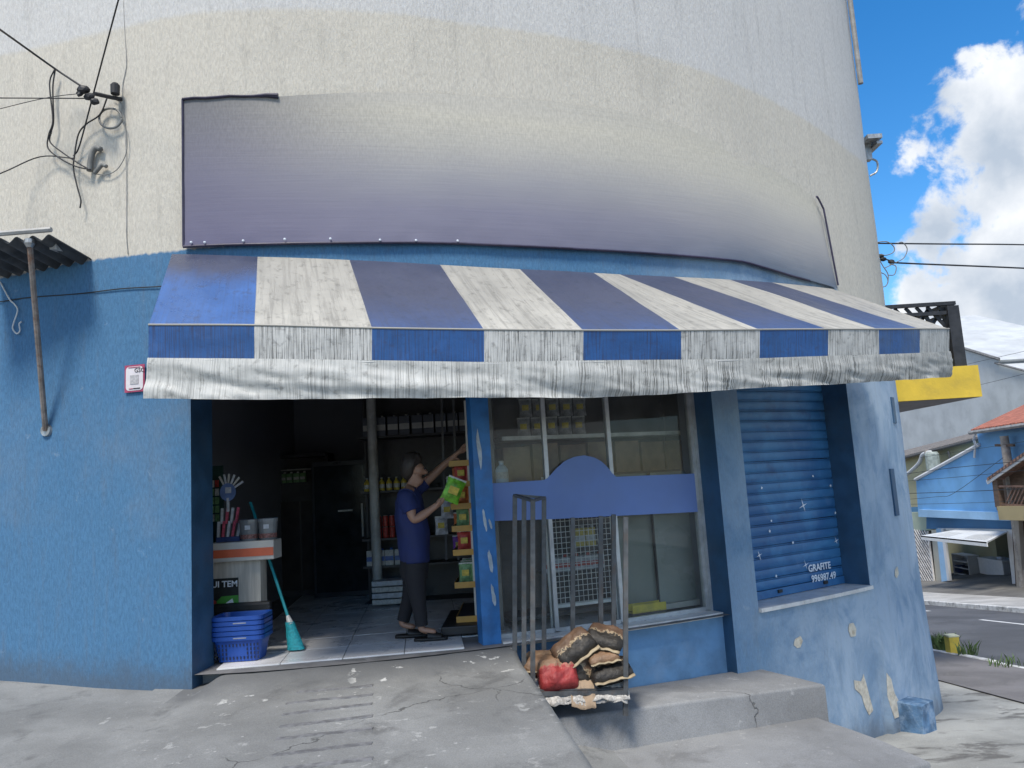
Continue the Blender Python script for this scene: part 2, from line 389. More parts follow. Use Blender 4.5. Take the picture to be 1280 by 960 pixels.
# painted plaster: blue below, cream, off-white above; combed texture; worn paler on the corner
def plaster():
    m, n, l, b = mk('combed_plaster')
    uvn = n.new('ShaderNodeUVMap'); uvn.uv_map = 'uv'; uv = uvn.outputs[0]
    bdn = n.new('ShaderNodeUVMap'); bdn.uv_map = 'band'
    sep = n.new('ShaderNodeSeparateXYZ'); l.new(bdn.outputs[0], sep.inputs[0])
    sp = n.new('ShaderNodeSeparateXYZ'); l.new(uv, sp.inputs[0])
    comb = noisen(n, l, uv, 1.0, 6, .68, .5, map_scale=(62, 20, 1))
    comb2 = noisen(n, l, uv, 1.0, 8, .7, .2, map_scale=(11, 1.3, 1), loc=(3, 1, 0))
    big = noisen(n, l, uv, .9, 6, .6, .3)
    wob = mth(n, l, 'MULTIPLY_ADD', noisen(n, l, uv, 22, 4, map_scale=(1, .5, 1)), .05, -.025)
    def col3(c, lo, hi): return mixc(n, l, rng(n, l, comb, .34, .66), tuple(x*lo for x in c), tuple(min(1, x*hi) for x in c))
    white = col3((.57, .56, .54), .88, 1.09); cream = col3((.565, .53, .46), .88, 1.09)
    blue = col3((.072, .178, .315), .87, 1.13)
    # chalky pale wear on the blue toward the side street
    wear_w = mth(n, l, 'MULTIPLY', rng(n, l, sp.outputs[0], S_SH0-1.6, S_SH1-.3), 1.0)
    wn_ = noisen(n, l, uv, 1.6, 9, .66, .5, map_scale=(1.2, .8, 1), loc=(2, 5, 0))
    wear = mth(n, l, 'MULTIPLY', wear_w, rng(n, l, wn_, .32, .62, .45, 1.0))
    blue = mixc(n, l, mth(n, l, 'MULTIPLY', wear, .9), blue, (.42, .52, .625))
    wd = noisen(n, l, uv, 2.2, 9, .7, .8, map_scale=(1, .7, 1), loc=(12, 3, 0))
    blue = mixc(n, l, mth(n, l, 'MULTIPLY', mth(n, l, 'MULTIPLY', wear_w, rng(n, l, wd, .54, .66)), .42), blue, (.12, .23, .39))
    c = mixc(n, l, rng(n, l, mth(n, l, 'ADD', sep.outputs[1], wob), -.012, .012), blue, cream)
    c = mixc(n, l, rng(n, l, mth(n, l, 'ADD', sep.outputs[0], wob), -.03, .03), c, white)
    # rain streaks and large soft soiling
    c = mixc(n, l, mth(n, l, 'MULTIPLY', rng(n, l, comb2, .50, .72), .34), c, mixc(n, l, .55, c, (.16, .155, .145)))
    c = mixc(n, l, mth(n, l, 'MULTIPLY', rng(n, l, big, .52, .72), .14), c, (.3, .29, .27))
    # splash dirt near the foot of the wall, and rust-grey runs below the paint line
    bs = n.new('ShaderNodeUVMap'); bs.uv_map = 'base'; sb3 = n.new('ShaderNodeSeparateXYZ'); l.new(bs.outputs[0], sb3.inputs[0])
    gr = mth(n, l, 'MULTIPLY_ADD', noisen(n, l, uv, 3.0, 8, .7, .4, map_scale=(1.5, 1, 1), loc=(4, 4, 0)), .5, mth(n, l, 'ADD', sb3.outputs[0], -.25))
    c = mixc(n, l, rng(n, l, gr, .0, .30, .62, 0), c, (.085, .10, .12))
    runs = noisen(n, l, uv, 1.0, 7, .72, .1, map_scale=(5.5, .45, 1), loc=(9, 3, 0))
    c = mixc(n, l, mth(n, l, 'MULTIPLY', rng(n, l, runs, .56, .70), .30), c, mixc(n, l, .6, c, (.10, .095, .09)))
    scuf = noisen(n, l, uv, 4.2, 9, .75, .3, loc=(1, 8, 0))
    c = mixc(n, l, mth(n, l, 'MULTIPLY', rng(n, l, scuf, .62, .68), .28), c, mixc(n, l, .5, c, (.55, .58, .6)))
    l.new(c, b.inputs['Base Color']); b.inputs['Roughness'].default_value = .88; b.inputs['Specular IOR Level'].default_value = .25
    fine = noisen(n, l, uv, 1.0, 3, .6, map_scale=(230, 120, 1))
    h = mth(n, l, 'MULTIPLY_ADD', comb, 1.0, mth(n, l, 'MULTIPLY', fine, .35)); h = mth(n, l, 'MULTIPLY_ADD', comb2, .8, h)
    bumpn(n, l, h, .5, b, .012); return m
M['plaster'] = plaster()
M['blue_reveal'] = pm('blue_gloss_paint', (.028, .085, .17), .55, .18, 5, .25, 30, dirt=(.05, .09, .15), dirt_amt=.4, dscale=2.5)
M['blue_low'] = pm('blue_low_wall', (.125, .26, .44), .75, .2, 4, .4, 25, dirt=(.22, .33, .48), dirt_amt=.5, dscale=3)
M['room'] = pm('room_paint', (.20, .21, .24), .7, .08, 2, .1, 30)
M['ceiling'] = pm('ceiling_paint', (.16, .16, .17), .8, .08, 2, .1, 30)
M['marble'] = pm('sill_marble', (.68, .67, .65), .35, .1, 7, .05, 40, dirt=(.4, .39, .37), dirt_amt=.4, dscale=9)
M['steel'] = pm('grey_steel', (.20, .205, .21), .45, .2, 15, .1, 80, metal=.6)
M['galv'] = pm('galvanised', (.42, .43, .43), .45, .2, 20, .1, 80, metal=.7, dirt=(.2, .15, .1), dirt_amt=.5, dscale=12)
M['black'] = pm('black_plastic', (.018, .018, .02), .5, .3, 12, .05, 60)
M['dark_metal'] = pm('dark_metal', (.03, .032, .037), .5, .3, 12, .05, 60, metal=.2)

bld = empty('corner_building', (0, 8, 0), 'blue, cream and white rounded corner shop building with combed plaster', 'building')
def child(name, bm, mat, parent):
    """a part (or sub-part) whose mesh is given in world coordinates"""
    o = obj(name, bm, mat); o.parent = parent
    if parent.type == 'EMPTY': o.matrix_parent_inverse = (Matrix.Translation(parent.location) @ parent.rotation_euler.to_matrix().to_4x4()).inverted()
    return o
def part(name, bm, mat): return child(name, bm, mat, bld)

# ------------------------------------------------------------------ the building's shell
def wall_mesh():
    bm = bmesh.new(); uv = bm.loops.layers.uv.new('uv'); bd = bm.loops.layers.uv.new('band'); bs = bm.loops.layers.uv.new('base')
    s_edges = sorted(set([S_DOOR0, S_WIN1, S_SH0, S_SH1] + list(np.arange(WSA[24], WSA[-1], .09))))
    s_edges = [s for i, s in enumerate(s_edges) if i == 0 or s - s_edges[i-1] > .004 or s in (S_DOOR0, S_WIN1, S_SH0, S_SH1)]
    zs = [-2.8, -2, -1.6, -1.2, -.8, -.4, 0.0, .4, .8, 1.2, 1.6, 2.0, Z_TOP, 2.8, 3.2, 3.6, 4, 4.4, 4.8, 5.2, 5.6, 6, 6.5, 7, 8, Z_ROOF]
    cache = {}
    def v(s, z):
        k = (s, z)
        if k not in cache:
            bulge = .012*fbm((s*.9, z*.9, 2)) if s > S_SH1 or z > 3 or s < S_DOOR0 else 0
            # the foot of the wall swells slightly toward the side street
            if s > S_SH1: bulge += .05*sstep(0.2, -1.6, z)*0 + .07*max(0, min(1, (-.2-z)/1.6))
            cache[k] = bm.verts.new(W(s, z, bulge))
        return cache[k]
    for a, b in zip(s_edges, s_edges[1:]):
        m = (a+b)/2
        for z0, z1 in zip(zs, zs[1:]):
            if S_DOOR0 < m < S_WIN1 and z1 <= Z_TOP + 1e-6: continue
            if S_SH0 < m < S_SH1 and z0 >= -1e-6 and z1 <= Z_TOP + 1e-6: continue
            f = bm.faces.new((v(a, z0), v(b, z0), v(b, z1), v(a, z1))); f.smooth = True
            for lp, (ss, zz) in zip(f.loops, ((a, z0), (b, z0), (b, z1), (a, z1))):
                lp[uv].uv = (ss, zz); lp[bd].uv = (zz - H1(ss), zz - H2(ss)); q_ = wxy(ss)[0]; lp[bs].uv = (zz - gz(q_.x, q_.y), 0)
    return bm
wall = part('wall', wall_mesh(), M['plaster'])
def strip(s0, s1, off0, off1, z0, z1, n=1):
    """a sheet between two (offset, height) lines along the wall curve"""
    return grid(lambda u, v: W(s0 + (s1-s0)*u, z0 + (z1-z0)*v, off0 + (off1-off0)*v), n, 1)
REC = -.34
for s in (S_DOOR0, S_WIN1): part('reveal', grid(lambda u, v: W(s, -2.5 + (Z_TOP+2.5)*v, REC*u), 1, 1), M['blue_reveal'])
for s in (S_SH0, S_SH1): part('reveal', grid(lambda u, v: W(s, -.02 + (Z_TOP+.02)*v, (REC+.04)*u), 1, 1), M['blue_reveal'])
part('soffit', strip(S_DOOR0, S_WIN1, 0, REC, Z_TOP, Z_TOP, 60), M['blue_reveal'])
part('soffit', strip(S_SH0, S_SH1, 0, REC, Z_TOP, Z_TOP, 20), M['blue_reveal'])
part('roof_slab', poly_prism([(p.x, p.y, Z_ROOF) for p in WPT[20::8]] + [(-14, 18, Z_ROOF)], (0, 0, .2)), M['room'])
# left and rear closing walls of the block
bmx = bmesh.new()
for a, b in (((-13.9, 8.8), (-13.9, 18)), ((-13.9, 18), (4.88, 18))):
    bmx.faces.new([bmx.verts.new(q) for q in ((*a, -2.8), (*b, -2.8), (*b, Z_ROOF), (*a, Z_ROOF))])
part('rear_wall', bmx, M['room'])
# low wall under the shop window and the door step, set back from the face
S_POST = wall_s(615, 700, -.2)[0]
part('low_wall', grid(lambda u, v: W(S_POST + (S_WIN1-S_POST)*u, -2.5 + 2.48*v, -.13), 40, 2), M['blue_low'])
part('door_step', grid(lambda u, v: W(S_DOOR0 + (S_POST-S_DOOR0)*u, -1.5 + 1.48*v, -.16), 40, 2), M['step'])

# marble sills: slabs side by side
def slab_on_wall(s0, s1, o0, o1, z0, z1):
    pts = [W(s, z0, o0) for s in lin(s0, s1, 4)] + [W(s, z0, o1) for s in lin(s1, s0, 4)]
    return poly_prism(pts, (0, 0, z1-z0))
for a, b in zip(lin(S_POST+.03, S_WIN1-.01, 3), lin(S_POST+.03, S_WIN1-.01, 3)[1:]):
    part('sill_slab', slab_on_wall(a+.002, b-.002, -.10, -.36, -.035, .0), M['marble'])
for a, b in zip(lin(S_SH0, S_SH1, 3), lin(S_SH0, S_SH1, 3)[1:]):
    part('sill_slab', slab_on_wall(a+.002, b-.002, .035, -.30, -.03, .004), M['marble'])

# interior room
inner_front = [W(s, 0, -.02) for s in lin(S_DOOR0-.02, S_WIN1+.02, 40)]
RL = -3.05; RB = 10.6; RR = 2.9
_j = W(S_WIN1+.02, 0, -.5)
room_poly = [(p.x, p.y) for p in inner_front] + [(_j.x, _j.y), (_j.x+.25, _j.y+1.2), (_j.x+.25, RB), (RL, RB), (RL, inner_front[0].y+.25)]
def flat_poly(poly, z, up=True):
    bm = bmesh.new(); f = bm.faces.new([bm.verts.new((x, y, z)) for x, y in (poly if up else poly[::-1])]); bmesh.ops.triangulate(bm, faces=[f]); return bm
part('ceiling', flat_poly(room_poly, 2.62, False), M['ceiling'])
bmx = bmesh.new()
rp = room_poly[len(inner_front)-1:] + [room_poly[0]]
for a, b in zip(rp, rp[1:]): bmx.faces.new([bmx.verts.new(q) for q in ((*a, -.02), (*b, -.02), (*b, 2.62), (*a, 2.62))])
part('inner_wall', bmx, M['room'])
floor = tag(obj('shop_floor', flat_poly(room_poly, -.012), pm('grout', (.16, .16, .165), .8, .2, 6, .1, 40)), kind='structure')
def tile_mat():
    m, n, l, b = mk('floor_tile'); oi = n.new('ShaderNodeObjectInfo').outputs['Random']; g = n.new('ShaderNodeNewGeometry').outputs['Position']
    a = noisen(n, l, g, 3.5, 8, .6, .8)
    c = mixc(n, l, rng(n, l, a, .35, .7), (.66, .66, .67), (.80, .80, .80))
    c = mixc(n, l, mth(n, l, 'MULTIPLY', oi, .25), c, (.55, .55, .56))
    d = noisen(n, l, g, 1.4, 8, .7)
    c = mixc(n, l, mth(n, l, 'MULTIPLY', rng(n, l, d, .52, .68), .4), c, (.25, .245, .24))
    l.new(c, b.inputs['Base Color']); l.new(rng(n, l, d, .3, .7, .18, .45), b.inputs['Roughness']); return m
M['tile'] = tile_mat()
def in_poly(x, y, P):
    ins = False
    for (x0, y0), (x1, y1) in zip(P, P[1:] + P[:1]):
        if (y0 > y) != (y1 > y) and x < (x1-x0)*(y-y0)/(y1-y0) + x0: ins = not ins
    return ins
TS = .46; tme = None; ta = R(7)
tile_src = boxm((0, 0, -.006), (TS-.006, TS-.006, .011), bev=.0015); tile_mesh = bpy.data.meshes.new('tile'); tile_src.to_mesh(tile_mesh); tile_src.free(); tile_mesh.materials.append(M['tile'])
for i in range(-8, 9):
    for j in range(0, 12):
        cx = -1.4 + math.cos(ta)*(i+.5)*TS - math.sin(ta)*(j+.5)*TS; cy = 6.0 + math.sin(ta)*(i+.5)*TS + math.cos(ta)*(j+.5)*TS
        cs = [(cx + math.cos(ta)*a*TS/2 - math.sin(ta)*b_*TS/2, cy + math.sin(ta)*a*TS/2 + math.cos(ta)*b_*TS/2) for a in (-1, 1) for b_ in (-1, 1)]
        if all(in_poly(x, y, room_poly) for x, y in cs) and cx < 1.6:
            t = bpy.data.objects.new('tile', tile_mesh); COL.objects.link(t); t.parent = floor
            t.location = (cx, cy, .0 + random.uniform(-.0008, .0008)); t.rotation_euler.z = ta

# ------------------------------------------------------------------ ramp, landing and lower step
def curve_y(x, off): # wall y at x for x in the door range
    return float(np.interp(x, WX, WY)) - off
def ramp_z(x, y):
    d = max(0, curve_y(x, -.14) - y)
    lip = .062*sstep(.02, .5, d)
    z = -.014 - lip - .036*max(0, d-.1)
    k = sstep(-2.46, -2.22, x + .06*fbm((x, y, 0)))
    g = gz(min(x, -2.2), y) + .012
    z = g + (max(z, g) - g)*k if d < 4 else g
    return z + .007*fbm((x*2, y*2, 1)) + .0015*fbm((x*11, y*11, 3))
def ramp_mesh():
    bm = bmesh.new(); uvl = bm.loops.layers.uv.new('uv'); nx, ny = 70, 80; V = []
    for i in range(nx+1):
        col = []
        for j in range(ny+1):
            v = j/ny; u = i/nx
            # right edge runs out toward the street
            yb = 6.4
            xr0, xr1 = -.13, .49
            y_ = None
            xl = -2.72
            xr = xr0 + (xr1-xr0)*v
            x = xl + (xr-xl)*u
            ytop = curve_y(x, -.15); y_ = ytop - v*(ytop-2.6)
            col.append(bm.verts.new((x, y_, ramp_z(x, y_))))
        V.append(col)
    for i in range(nx):
        for j in range(ny): bm.faces.new((V[i][j], V[i][j+1], V[i+1][j+1], V[i+1][j])).smooth = True
    for f in bm.faces:
        for lp in f.loops: co = lp.vert.co; lp[uvl].uv = (co.x, curve_y(co.x, -.14) - co.y if co.x > -2.5 else 3.0)
    # side and front skirts down into the ground
    last = [bm.verts.new((v.co.x, v.co.y, -1.4)) for v in V[-1]]
    for j in range(ny): bm.faces.new((V[-1][j], V[-1][j+1], last[j+1], last[j]))
    fr = [bm.verts.new((V[i][-1].co.x, V[i][-1].co.y, -1.4)) for i in range(nx+1)]
    for i in range(nx): bm.faces.new((V[i][-1], fr[i], fr[i+1], V[i+1][-1]))
    bmesh.ops.recalc_face_normals(bm, faces=bm.faces[:])
    return bm
ramp = tag(obj('ramp', ramp_mesh(), M['ramp']), kind='structure')
# anti-slip strips across the ramp, drawn in pixel pairs
def on_ramp(px, py):
    d = ray(px, py); t = 3.0
    for _ in range(400):
        p = d*t; z = CAM_Z + p.z
        if z <= ramp_z(p.x, p.y): break
        t += .015
    return Vector((p.x, p.y, ramp_z(p.x, p.y)))
for (xa, ya, xb, yb) in ((372, 866, 466, 857), (358, 880, 466, 869), (353, 894, 465, 881), (350, 909, 466, 896), (345, 925, 466, 911), (340, 945, 465, 930), (352, 962, 466, 949), (346, 981, 466, 967)):
    a, b = on_ramp(xa, ya), on_ramp(xb, yb); bm = bmesh.new(); rows = []
    n = 12
    for i in range(n+1):
        p = a.lerp(b, i/n); w = .024 + .004*fbm((i*.7, xa, 0))
        rows.append([bm.verts.new((p.x, p.y + s*w, ramp_z(p.x, p.y+s*w) + zz)) for s, zz in ((-1, -.004), (-.9, .004), (.9, .004), (1, -.004))])
    for r0, r1 in zip(rows, rows[1:]):
        for k in range(3): bm.faces.new((r0[k], r1[k], r1[k+1], r0[k+1]))
    obj('grip_strip', bm, M['groove'], ramp)
def step_prism(poly, ztop, zbot, jit=.006):
    """concrete slab with slightly uneven worn edges; poly is [(x, y)], ztop a function"""
    P = []
    for (x0, y0), (x1, y1) in zip(poly, poly[1:] + poly[:1]):
        n = max(2, int(math.hypot(x1-x0, y1-y0)/.12))
        for i in range(n):
            x, y = x0 + (x1-x0)*i/n, y0 + (y1-y0)*i/n
            P.append((x + jit*fbm((x*5, y*5, 0)), y + jit*fbm((x*5, y*5, 9))))
    bm = bmesh.new(); top = [bm.verts.new((x, y, ztop(x, y) + .004*fbm((x*4, y*4, 5)))) for x, y in P]; bot = [bm.verts.new((x, y, zbot)) for x, y in P]
    ft = bm.faces.new(top); 
    for i in range(len(P)): bm.faces.new((top[i], bot[i], bot[(i+1) % len(P)], top[(i+1) % len(P)]))
    bmesh.ops.recalc_face_normals(bm, faces=bm.faces[:])
    es = [e for e in ft.edges]; bmesh.ops.bevel(bm, geom=es, offset=.022, segments=3, affect='EDGES', profile=.5)
    for f in bm.faces: f.smooth = True
    return bm
back = [W(s, 0, -.1) for s in lin(wall_s(640, 840, -.1)[0], wall_s(953, 828, 0)[0], 14)]
def land_z(x, y): return -.455 - .03*(x-.2)
fl, frr = on_z(676, 901, -.455), on_z(1031, 855, -.52)
landing = tag(obj('landing', step_prism([(p.x, p.y) for p in back] + [(frr.x, frr.y), (fl.x, fl.y), (-.1, fl.y-.05), (-.1, 6.2)], land_z, -1.6), M['step']), kind='structure')
def low_z(x, y): return -.735 - .012*(x-.2)
a1, a2, a3 = on_z(1030, 897, -.75), on_z(1104, 925, -.76), on_z(1163, 952, -.765)
lower = tag(obj('lower_step', step_prism([(a1.x-.05, a1.y+.12), (a2.x, a2.y), (a3.x, a3.y), (.1, 4.15), (0, 4.15), (0, 5.9)], low_z, -1.9), M['step']), kind='structure')
smooth(landing, 40); smooth(lower, 40)

# ------------------------------------------------------------------ shop window, post
M['post_blue'] = pm('post_blue_paint', (.03, .16, .42), .45, .2, 6, .2, 40, dirt=(.03, .1, .25), dirt_amt=.4, dscale=6)
M['alu'] = pm('window_aluminium', (.50, .52, .53), .4, .15, 10, .05, 60, metal=.35)
def glass_mat():
    m, n, l, b = mk('window_glass'); n.remove(b); out = n['Material Output']
    tr = n.new('ShaderNodeBsdfTransparent'); tr.inputs[0].default_value = (.86, .9, .89, 1)
    gl = n.new('ShaderNodeBsdfGlossy'); gl.inputs['Roughness'].default_value = .02; gl.inputs[0].default_value = (1, 1, 1, 1)
    fr = n.new('ShaderNodeFresnel'); fr.inputs[0].default_value = 1.5
    k = mth(n, l, 'MULTIPLY_ADD', fr.outputs[0], .55, .0)
    g = n.new('ShaderNodeNewGeometry').outputs['Position']
    df = n.new('ShaderNodeBsdfDiffuse'); df.inputs[0].default_value = (.5, .5, .48, 1)
    ms = n.new('ShaderNodeMixShader'); l.new(k, ms.inputs[0]); l.new(tr.outputs[0], ms.inputs[1]); l.new(gl.outputs[0], ms.inputs[2])
    m2 = n.new('ShaderNodeMixShader'); l.new(rng(n, l, noisen(n, l, g, 2.2, 7, .65), .35, .75, .05, .15), m2.inputs[0]); l.new(ms.outputs[0], m2.inputs[1]); l.new(df.outputs[0], m2.inputs[2])
    l.new(m2.outputs[0], out.inputs[0]); return m
M['glass'] = glass_mat()
def vbox_on_wall(s0, s1, o0, o1, z0, z1): return poly_prism([W(s0, z0, o0), W(s1, z0, o0), W(s1, z0, o1), W(s0, z0, o1)], (0, 0, z1-z0))
ps0, ps1 = wall_s(603, 800, -.16)[0], wall_s(626, 800, -.16)[0]
part('post', vbox_on_wall(ps0, ps1, -.14, -.30, -.03, Z_TOP), M['post_blue'])
# bare scuffs on the post
M['scuff'] = pm('scuffed_patch', (.40, .46, .52), .6, .2, 20, .1, 60)
for (px, py, wpx, hpx) in ((599, 562, 5, 46), (606, 650, 4, 26), (613, 655, 3, 14), (613, 702, 5, 30), (617, 745, 5, 26)):
    s, z = wall_s(px, py, -.135); bm = bmesh.new(); P = []
    for k in range(14):
        a = 2*math.pi*k/14; rr = 1 + .35*fbm((math.cos(a)*1.4+px, math.sin(a)*1.4, 0))
        P.append(bm.verts.new(W(s + math.cos(a)*wpx*.5*.0064*rr - math.sin(a)*.01, z + math.sin(a)*hpx*.5*.0064*rr, -.1365)))
    bm.faces.new(P); part('paint_scuff', bm, M['scuff'])
WO = -.27
s_m = [ps1, wall_s(686, 640, WO)[0], wall_s(767, 640, WO)[0], wall_s(872, 640, WO)[0]]
win = part('window', vbox_on_wall(ps1, s_m[3], WO+.02, WO-.02, Z_TOP-.06, Z_TOP), M['alu'])
def wsub(name, bm, mat): return child(name, bm, mat, win)
for s in s_m[1:]: wsub('mullion', vbox_on_wall(s-.018, s+.018, WO+.024, WO-.024, .01, Z_TOP-.06), M['alu'])
wsub('mullion', vbox_on_wall(s_m[3]+.02, s_m[3]+.10, WO+.03, WO-.03, 0.0, Z_TOP), M['alu'])
for a, b in zip(s_m, s_m[1:]):
    wsub('bottom_rail', vbox_on_wall(a+.019, b-.019, WO+.018, WO-.018, .001, .035), M['alu'])
    wsub('pane', grid(lambda u, v: W(a + (b-a)*u, .035 + (Z_TOP-.095)*v, WO), 1, 1), M['glass'])
# blue band with a domed middle stuck on the glass
M['sticker'] = pm('blue_vinyl_band', (.14, .225, .50), .6, .08, 2.5, .03, 30, dirt=(.15, .23, .47), dirt_amt=.5, dscale=2)
b_lo = [wall_s(x, y, WO+.03) for x, y in ((624, 651), (690, 649), (768, 645), (869, 640))]
b_hi = [wall_s(x, y, WO+.03) for x, y in ((617, 604), (682, 600), (688, 594), (695, 586), (706, 576), (718, 571), (731, 569), (744, 572), (754, 578), (763, 588), (769, 596), (866, 592))]
def interp(q, s): return float(np.interp(s, [a for a, _ in q], [b for _, b in q]))
sa, sb = ps1+.002, s_m[3]-.02
wsub('blue_band', grid(lambda u, v: W(sa + (sb-sa)*u, (1-v)*interp(b_lo, sa+(sb-sa)*u) + v*interp(b_hi, sa+(sb-sa)*u), WO+.027), 60, 2), M['sticker'])
for p_ in win.children[-1].data.polygons: p_.use_smooth = False

# ------------------------------------------------------------------ roller shutter
def shutter_paint():
    m, n, l, b = mk('shutter_paint'); g = n.new('ShaderNodeNewGeometry').outputs['Position']
    a = noisen(n, l, g, 2.2, 6, .6, .5); c = mixc(n, l, rng(n, l, a, .32, .7), (.024, .115, .29), (.055, .21, .43))
    d = noisen(n, l, g, 4.5, 5, .6, .3, loc=(4, 4, 4)); c = mixc(n, l, mth(n, l, 'MULTIPLY', rng(n, l, d, .55, .75), .4), c, (.13, .24, .42))
    e = noisen(n, l, g, 3.0, 5, .6, .3, loc=(1, 7, 2)); c = mixc(n, l, mth(n, l, 'MULTIPLY', rng(n, l, e, .55, .7), .6), c, (.035, .08, .20))
    l.new(c, b.inputs['Base Color']); b.inputs['Roughness'].default_value = .42; bumpn(n, l, noisen(n, l, g, 40, 4), .12, b, .005); return m
M['shutter'] = shutter_paint()
A, B = W(S_SH0, 0, REC+.06), W(S_SH1, 0, REC+.06); cv = (B-A); SHL = cv.length; ang = math.atan2(cv.y, cv.x)
sh_frame = Matrix.Translation(A) @ Matrix.Rotation(ang, 4, 'Z')     # x along, -y toward street
shut = part('roller_shutter', (lambda bm: (box(bm, (SHL/2, .03, 1.2), (SHL, .01, 2.5)), [setattr(v, 'co', sh_frame @ v.co) for v in bm.verts], bm)[2])(bmesh.new()), M['dark_metal'])
PITCHS = .101
prof = [(.008, .0), (-.003, .0015), (-.006, .005), (-.0075, .045), (-.006, .081), (-.004, .084), (.010, .0855), (.010, .0895), (-.002, .091), (-.003, .0985), (.008, .1005)]
bm = bmesh.new(); ra = [bm.verts.new((.004, y, z)) for y, z in prof]; rb = [bm.verts.new((SHL-.004, y, z)) for y, z in prof]
for k in range(len(prof)-1): bm.faces.new((ra[k], rb[k], rb[k+1], ra[k+1])).smooth = 1 < k < 4
slat_me = bpy.data.meshes.new('slat'); bm.to_mesh(slat_me); bm.free(); slat_me.materials.append(M['shutter'])
for i in range(23):
    o = bpy.data.objects.new('slat', slat_me); COL.objects.link(o); o.parent = shut; o.matrix_basis = sh_frame @ Matrix.Translation((0, random.uniform(-.002, .002), .085 + i*PITCHS)) @ Matrix.Rotation(random.uniform(-.003, .003), 4, 'Y')
def shsub(name, bm, mat):
    bmesh.ops.transform(bm, matrix=sh_frame, verts=bm.verts[:]); return child(name, bm, mat, shut)
shsub('bottom_bar', boxm((SHL/2, -.008, .045), (SHL-.01, .022, .074), bev=.004), M['shutter'])
for x in (SHL*.37, SHL*.80): shsub('lock', boxm((x, -.024, .055), (.06, .02, .03), bev=.004), M['black'])
M['chalk'] = pm('white_paint', (.75, .8, .86), .6, .08, 30, .0, 50)
def sh_xy(px, py):
    """pixel -> shutter (x, z)"""
    d = ray(px, py); n = Vector((math.sin(ang), -math.cos(ang), 0)); t = (A - Vector((0, 0, CAM_Z))).dot(n)/d.dot(n); p = Vector((0, 0, CAM_Z)) + d*t
    q = sh_frame.inverted() @ p; return q.x, q.z
def star(x, z, r, n=4, thin=.14, rot=.3):
    bm = bmesh.new(); P = []
    for k in range(2*n):
        rr = r*(1 + .3*random.uniform(-1, 1)) if k % 2 == 0 else r*thin; a = rot + math.pi*k/n
        P.append(bm.verts.new((x + math.cos(a)*rr, -.021, z + math.sin(a)*rr)))
    bm.faces.new(P); return shsub('painted_star', bm, M['chalk'])
for (px, py, r) in ((1002, 632, .065), (947, 694, .05), (1043, 676, .045), (1005, 706, .045)): star(*sh_xy(px, py), r)
for (px, py) in ((950, 610), (1014, 595), (1036, 607), (962, 651), (960, 664), (989, 678), (1042, 641), (968, 720)): star(*sh_xy(px, py), .015, 5, .6)
# two smears of faint paint round the big star
for body, p0, p1, hpx in (('GRAFITE', (1008, 711), (1034, 705), 10), ('996987.49', (1012, 724), (1045, 716), 9)):
    x0, z0 = sh_xy(*p0); x1, z1 = sh_xy(*p1)
    sz = (abs(x1-x0))/len(body)*1.95
    Mx = sh_frame @ Matrix.Translation((x0, -.0225, z0-.03)) @ Matrix.Rotation(math.pi/2, 4, 'X')
    text_mesh('painted_lettering', body, sz, Mx, M['chalk'], shut, bold=True)

# ------------------------------------------------------------------ striped awning
def vinyl(name, col, dark, streak=.5, top=.0, rough=.42, t0=.45, t1=1.35, sx=70, topcol=(.12, .12, .15), along=False):
    m, n, l, b = mk(name); u = n.new('ShaderNodeUVMap'); u.uv_map = 'uv'; uv = u.outputs[0]
    sep = n.new('ShaderNodeSeparateXYZ'); l.new(uv, sep.inputs[0])
    a = noisen(n, l, uv, 3, 6, .6); c = mixc(n, l, rng(n, l, a, .3, .7), tuple(x*.86 for x in col), tuple(min(1, x*1.1) for x in col))
    s1 = noisen(n, l, uv, 1.0, 5, .7, .15, map_scale=(sx, 1.6, 1)); s2 = noisen(n, l, uv, 1.0, 5, .6, 0, map_scale=(9, 2.5, 1), loc=(4, 2, 0))
    k = mth(n, l, 'MULTIPLY', rng(n, l, s1, .45, .60), rng(n, l, s2, .30, .58, .25, 1.0))
    if along:   # the cloth gets dirtier toward the side street
        k = mth(n, l, 'MULTIPLY', k, rng(n, l, sep.outputs[0], 0.2, 4.5, .45, 1.0))
        c = mixc(n, l, rng(n, l, sep.outputs[0], 2.5, 7.4, 0, .35), c, tuple(x*.45 for x in col))
    c = mixc(n, l, mth(n, l, 'MULTIPLY', k, streak), c, dark)
    if top:   # soot and dust along the wall seam, plus sky reflection painted into the blues
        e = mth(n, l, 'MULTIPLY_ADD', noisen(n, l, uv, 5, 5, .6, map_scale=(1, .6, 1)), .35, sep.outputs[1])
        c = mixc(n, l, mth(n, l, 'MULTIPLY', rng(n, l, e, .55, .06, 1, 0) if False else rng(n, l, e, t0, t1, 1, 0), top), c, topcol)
    d = noisen(n, l, uv, 14, 8, .7, .3, loc=(7, 7, 0)); c = mixc(n, l, mth(n, l, 'MULTIPLY', rng(n, l, d, .52, .68), .45), c, dark)
    l.new(c, b.inputs['Base Color']); l.new(rng(n, l, a, .3, .7, rough-.08, rough+.12), b.inputs['Roughness'])
    h = mth(n, l, 'MULTIPLY_ADD', noisen(n, l, uv, 5, 5, .5, .4), 1, mth(n, l, 'MULTIPLY', d, .12)); bumpn(n, l, h, .35, b, .02); return m
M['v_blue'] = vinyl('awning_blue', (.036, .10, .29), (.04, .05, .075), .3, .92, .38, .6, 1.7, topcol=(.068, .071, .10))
M['v_blue_lit'] = vinyl('awning_blue_lit', (.042, .12, .33), (.04, .05, .08), .25, .88, .3, .30, .70, topcol=(.06, .06, .082))  # first stripe: sky sheen painted in as a brighter blue
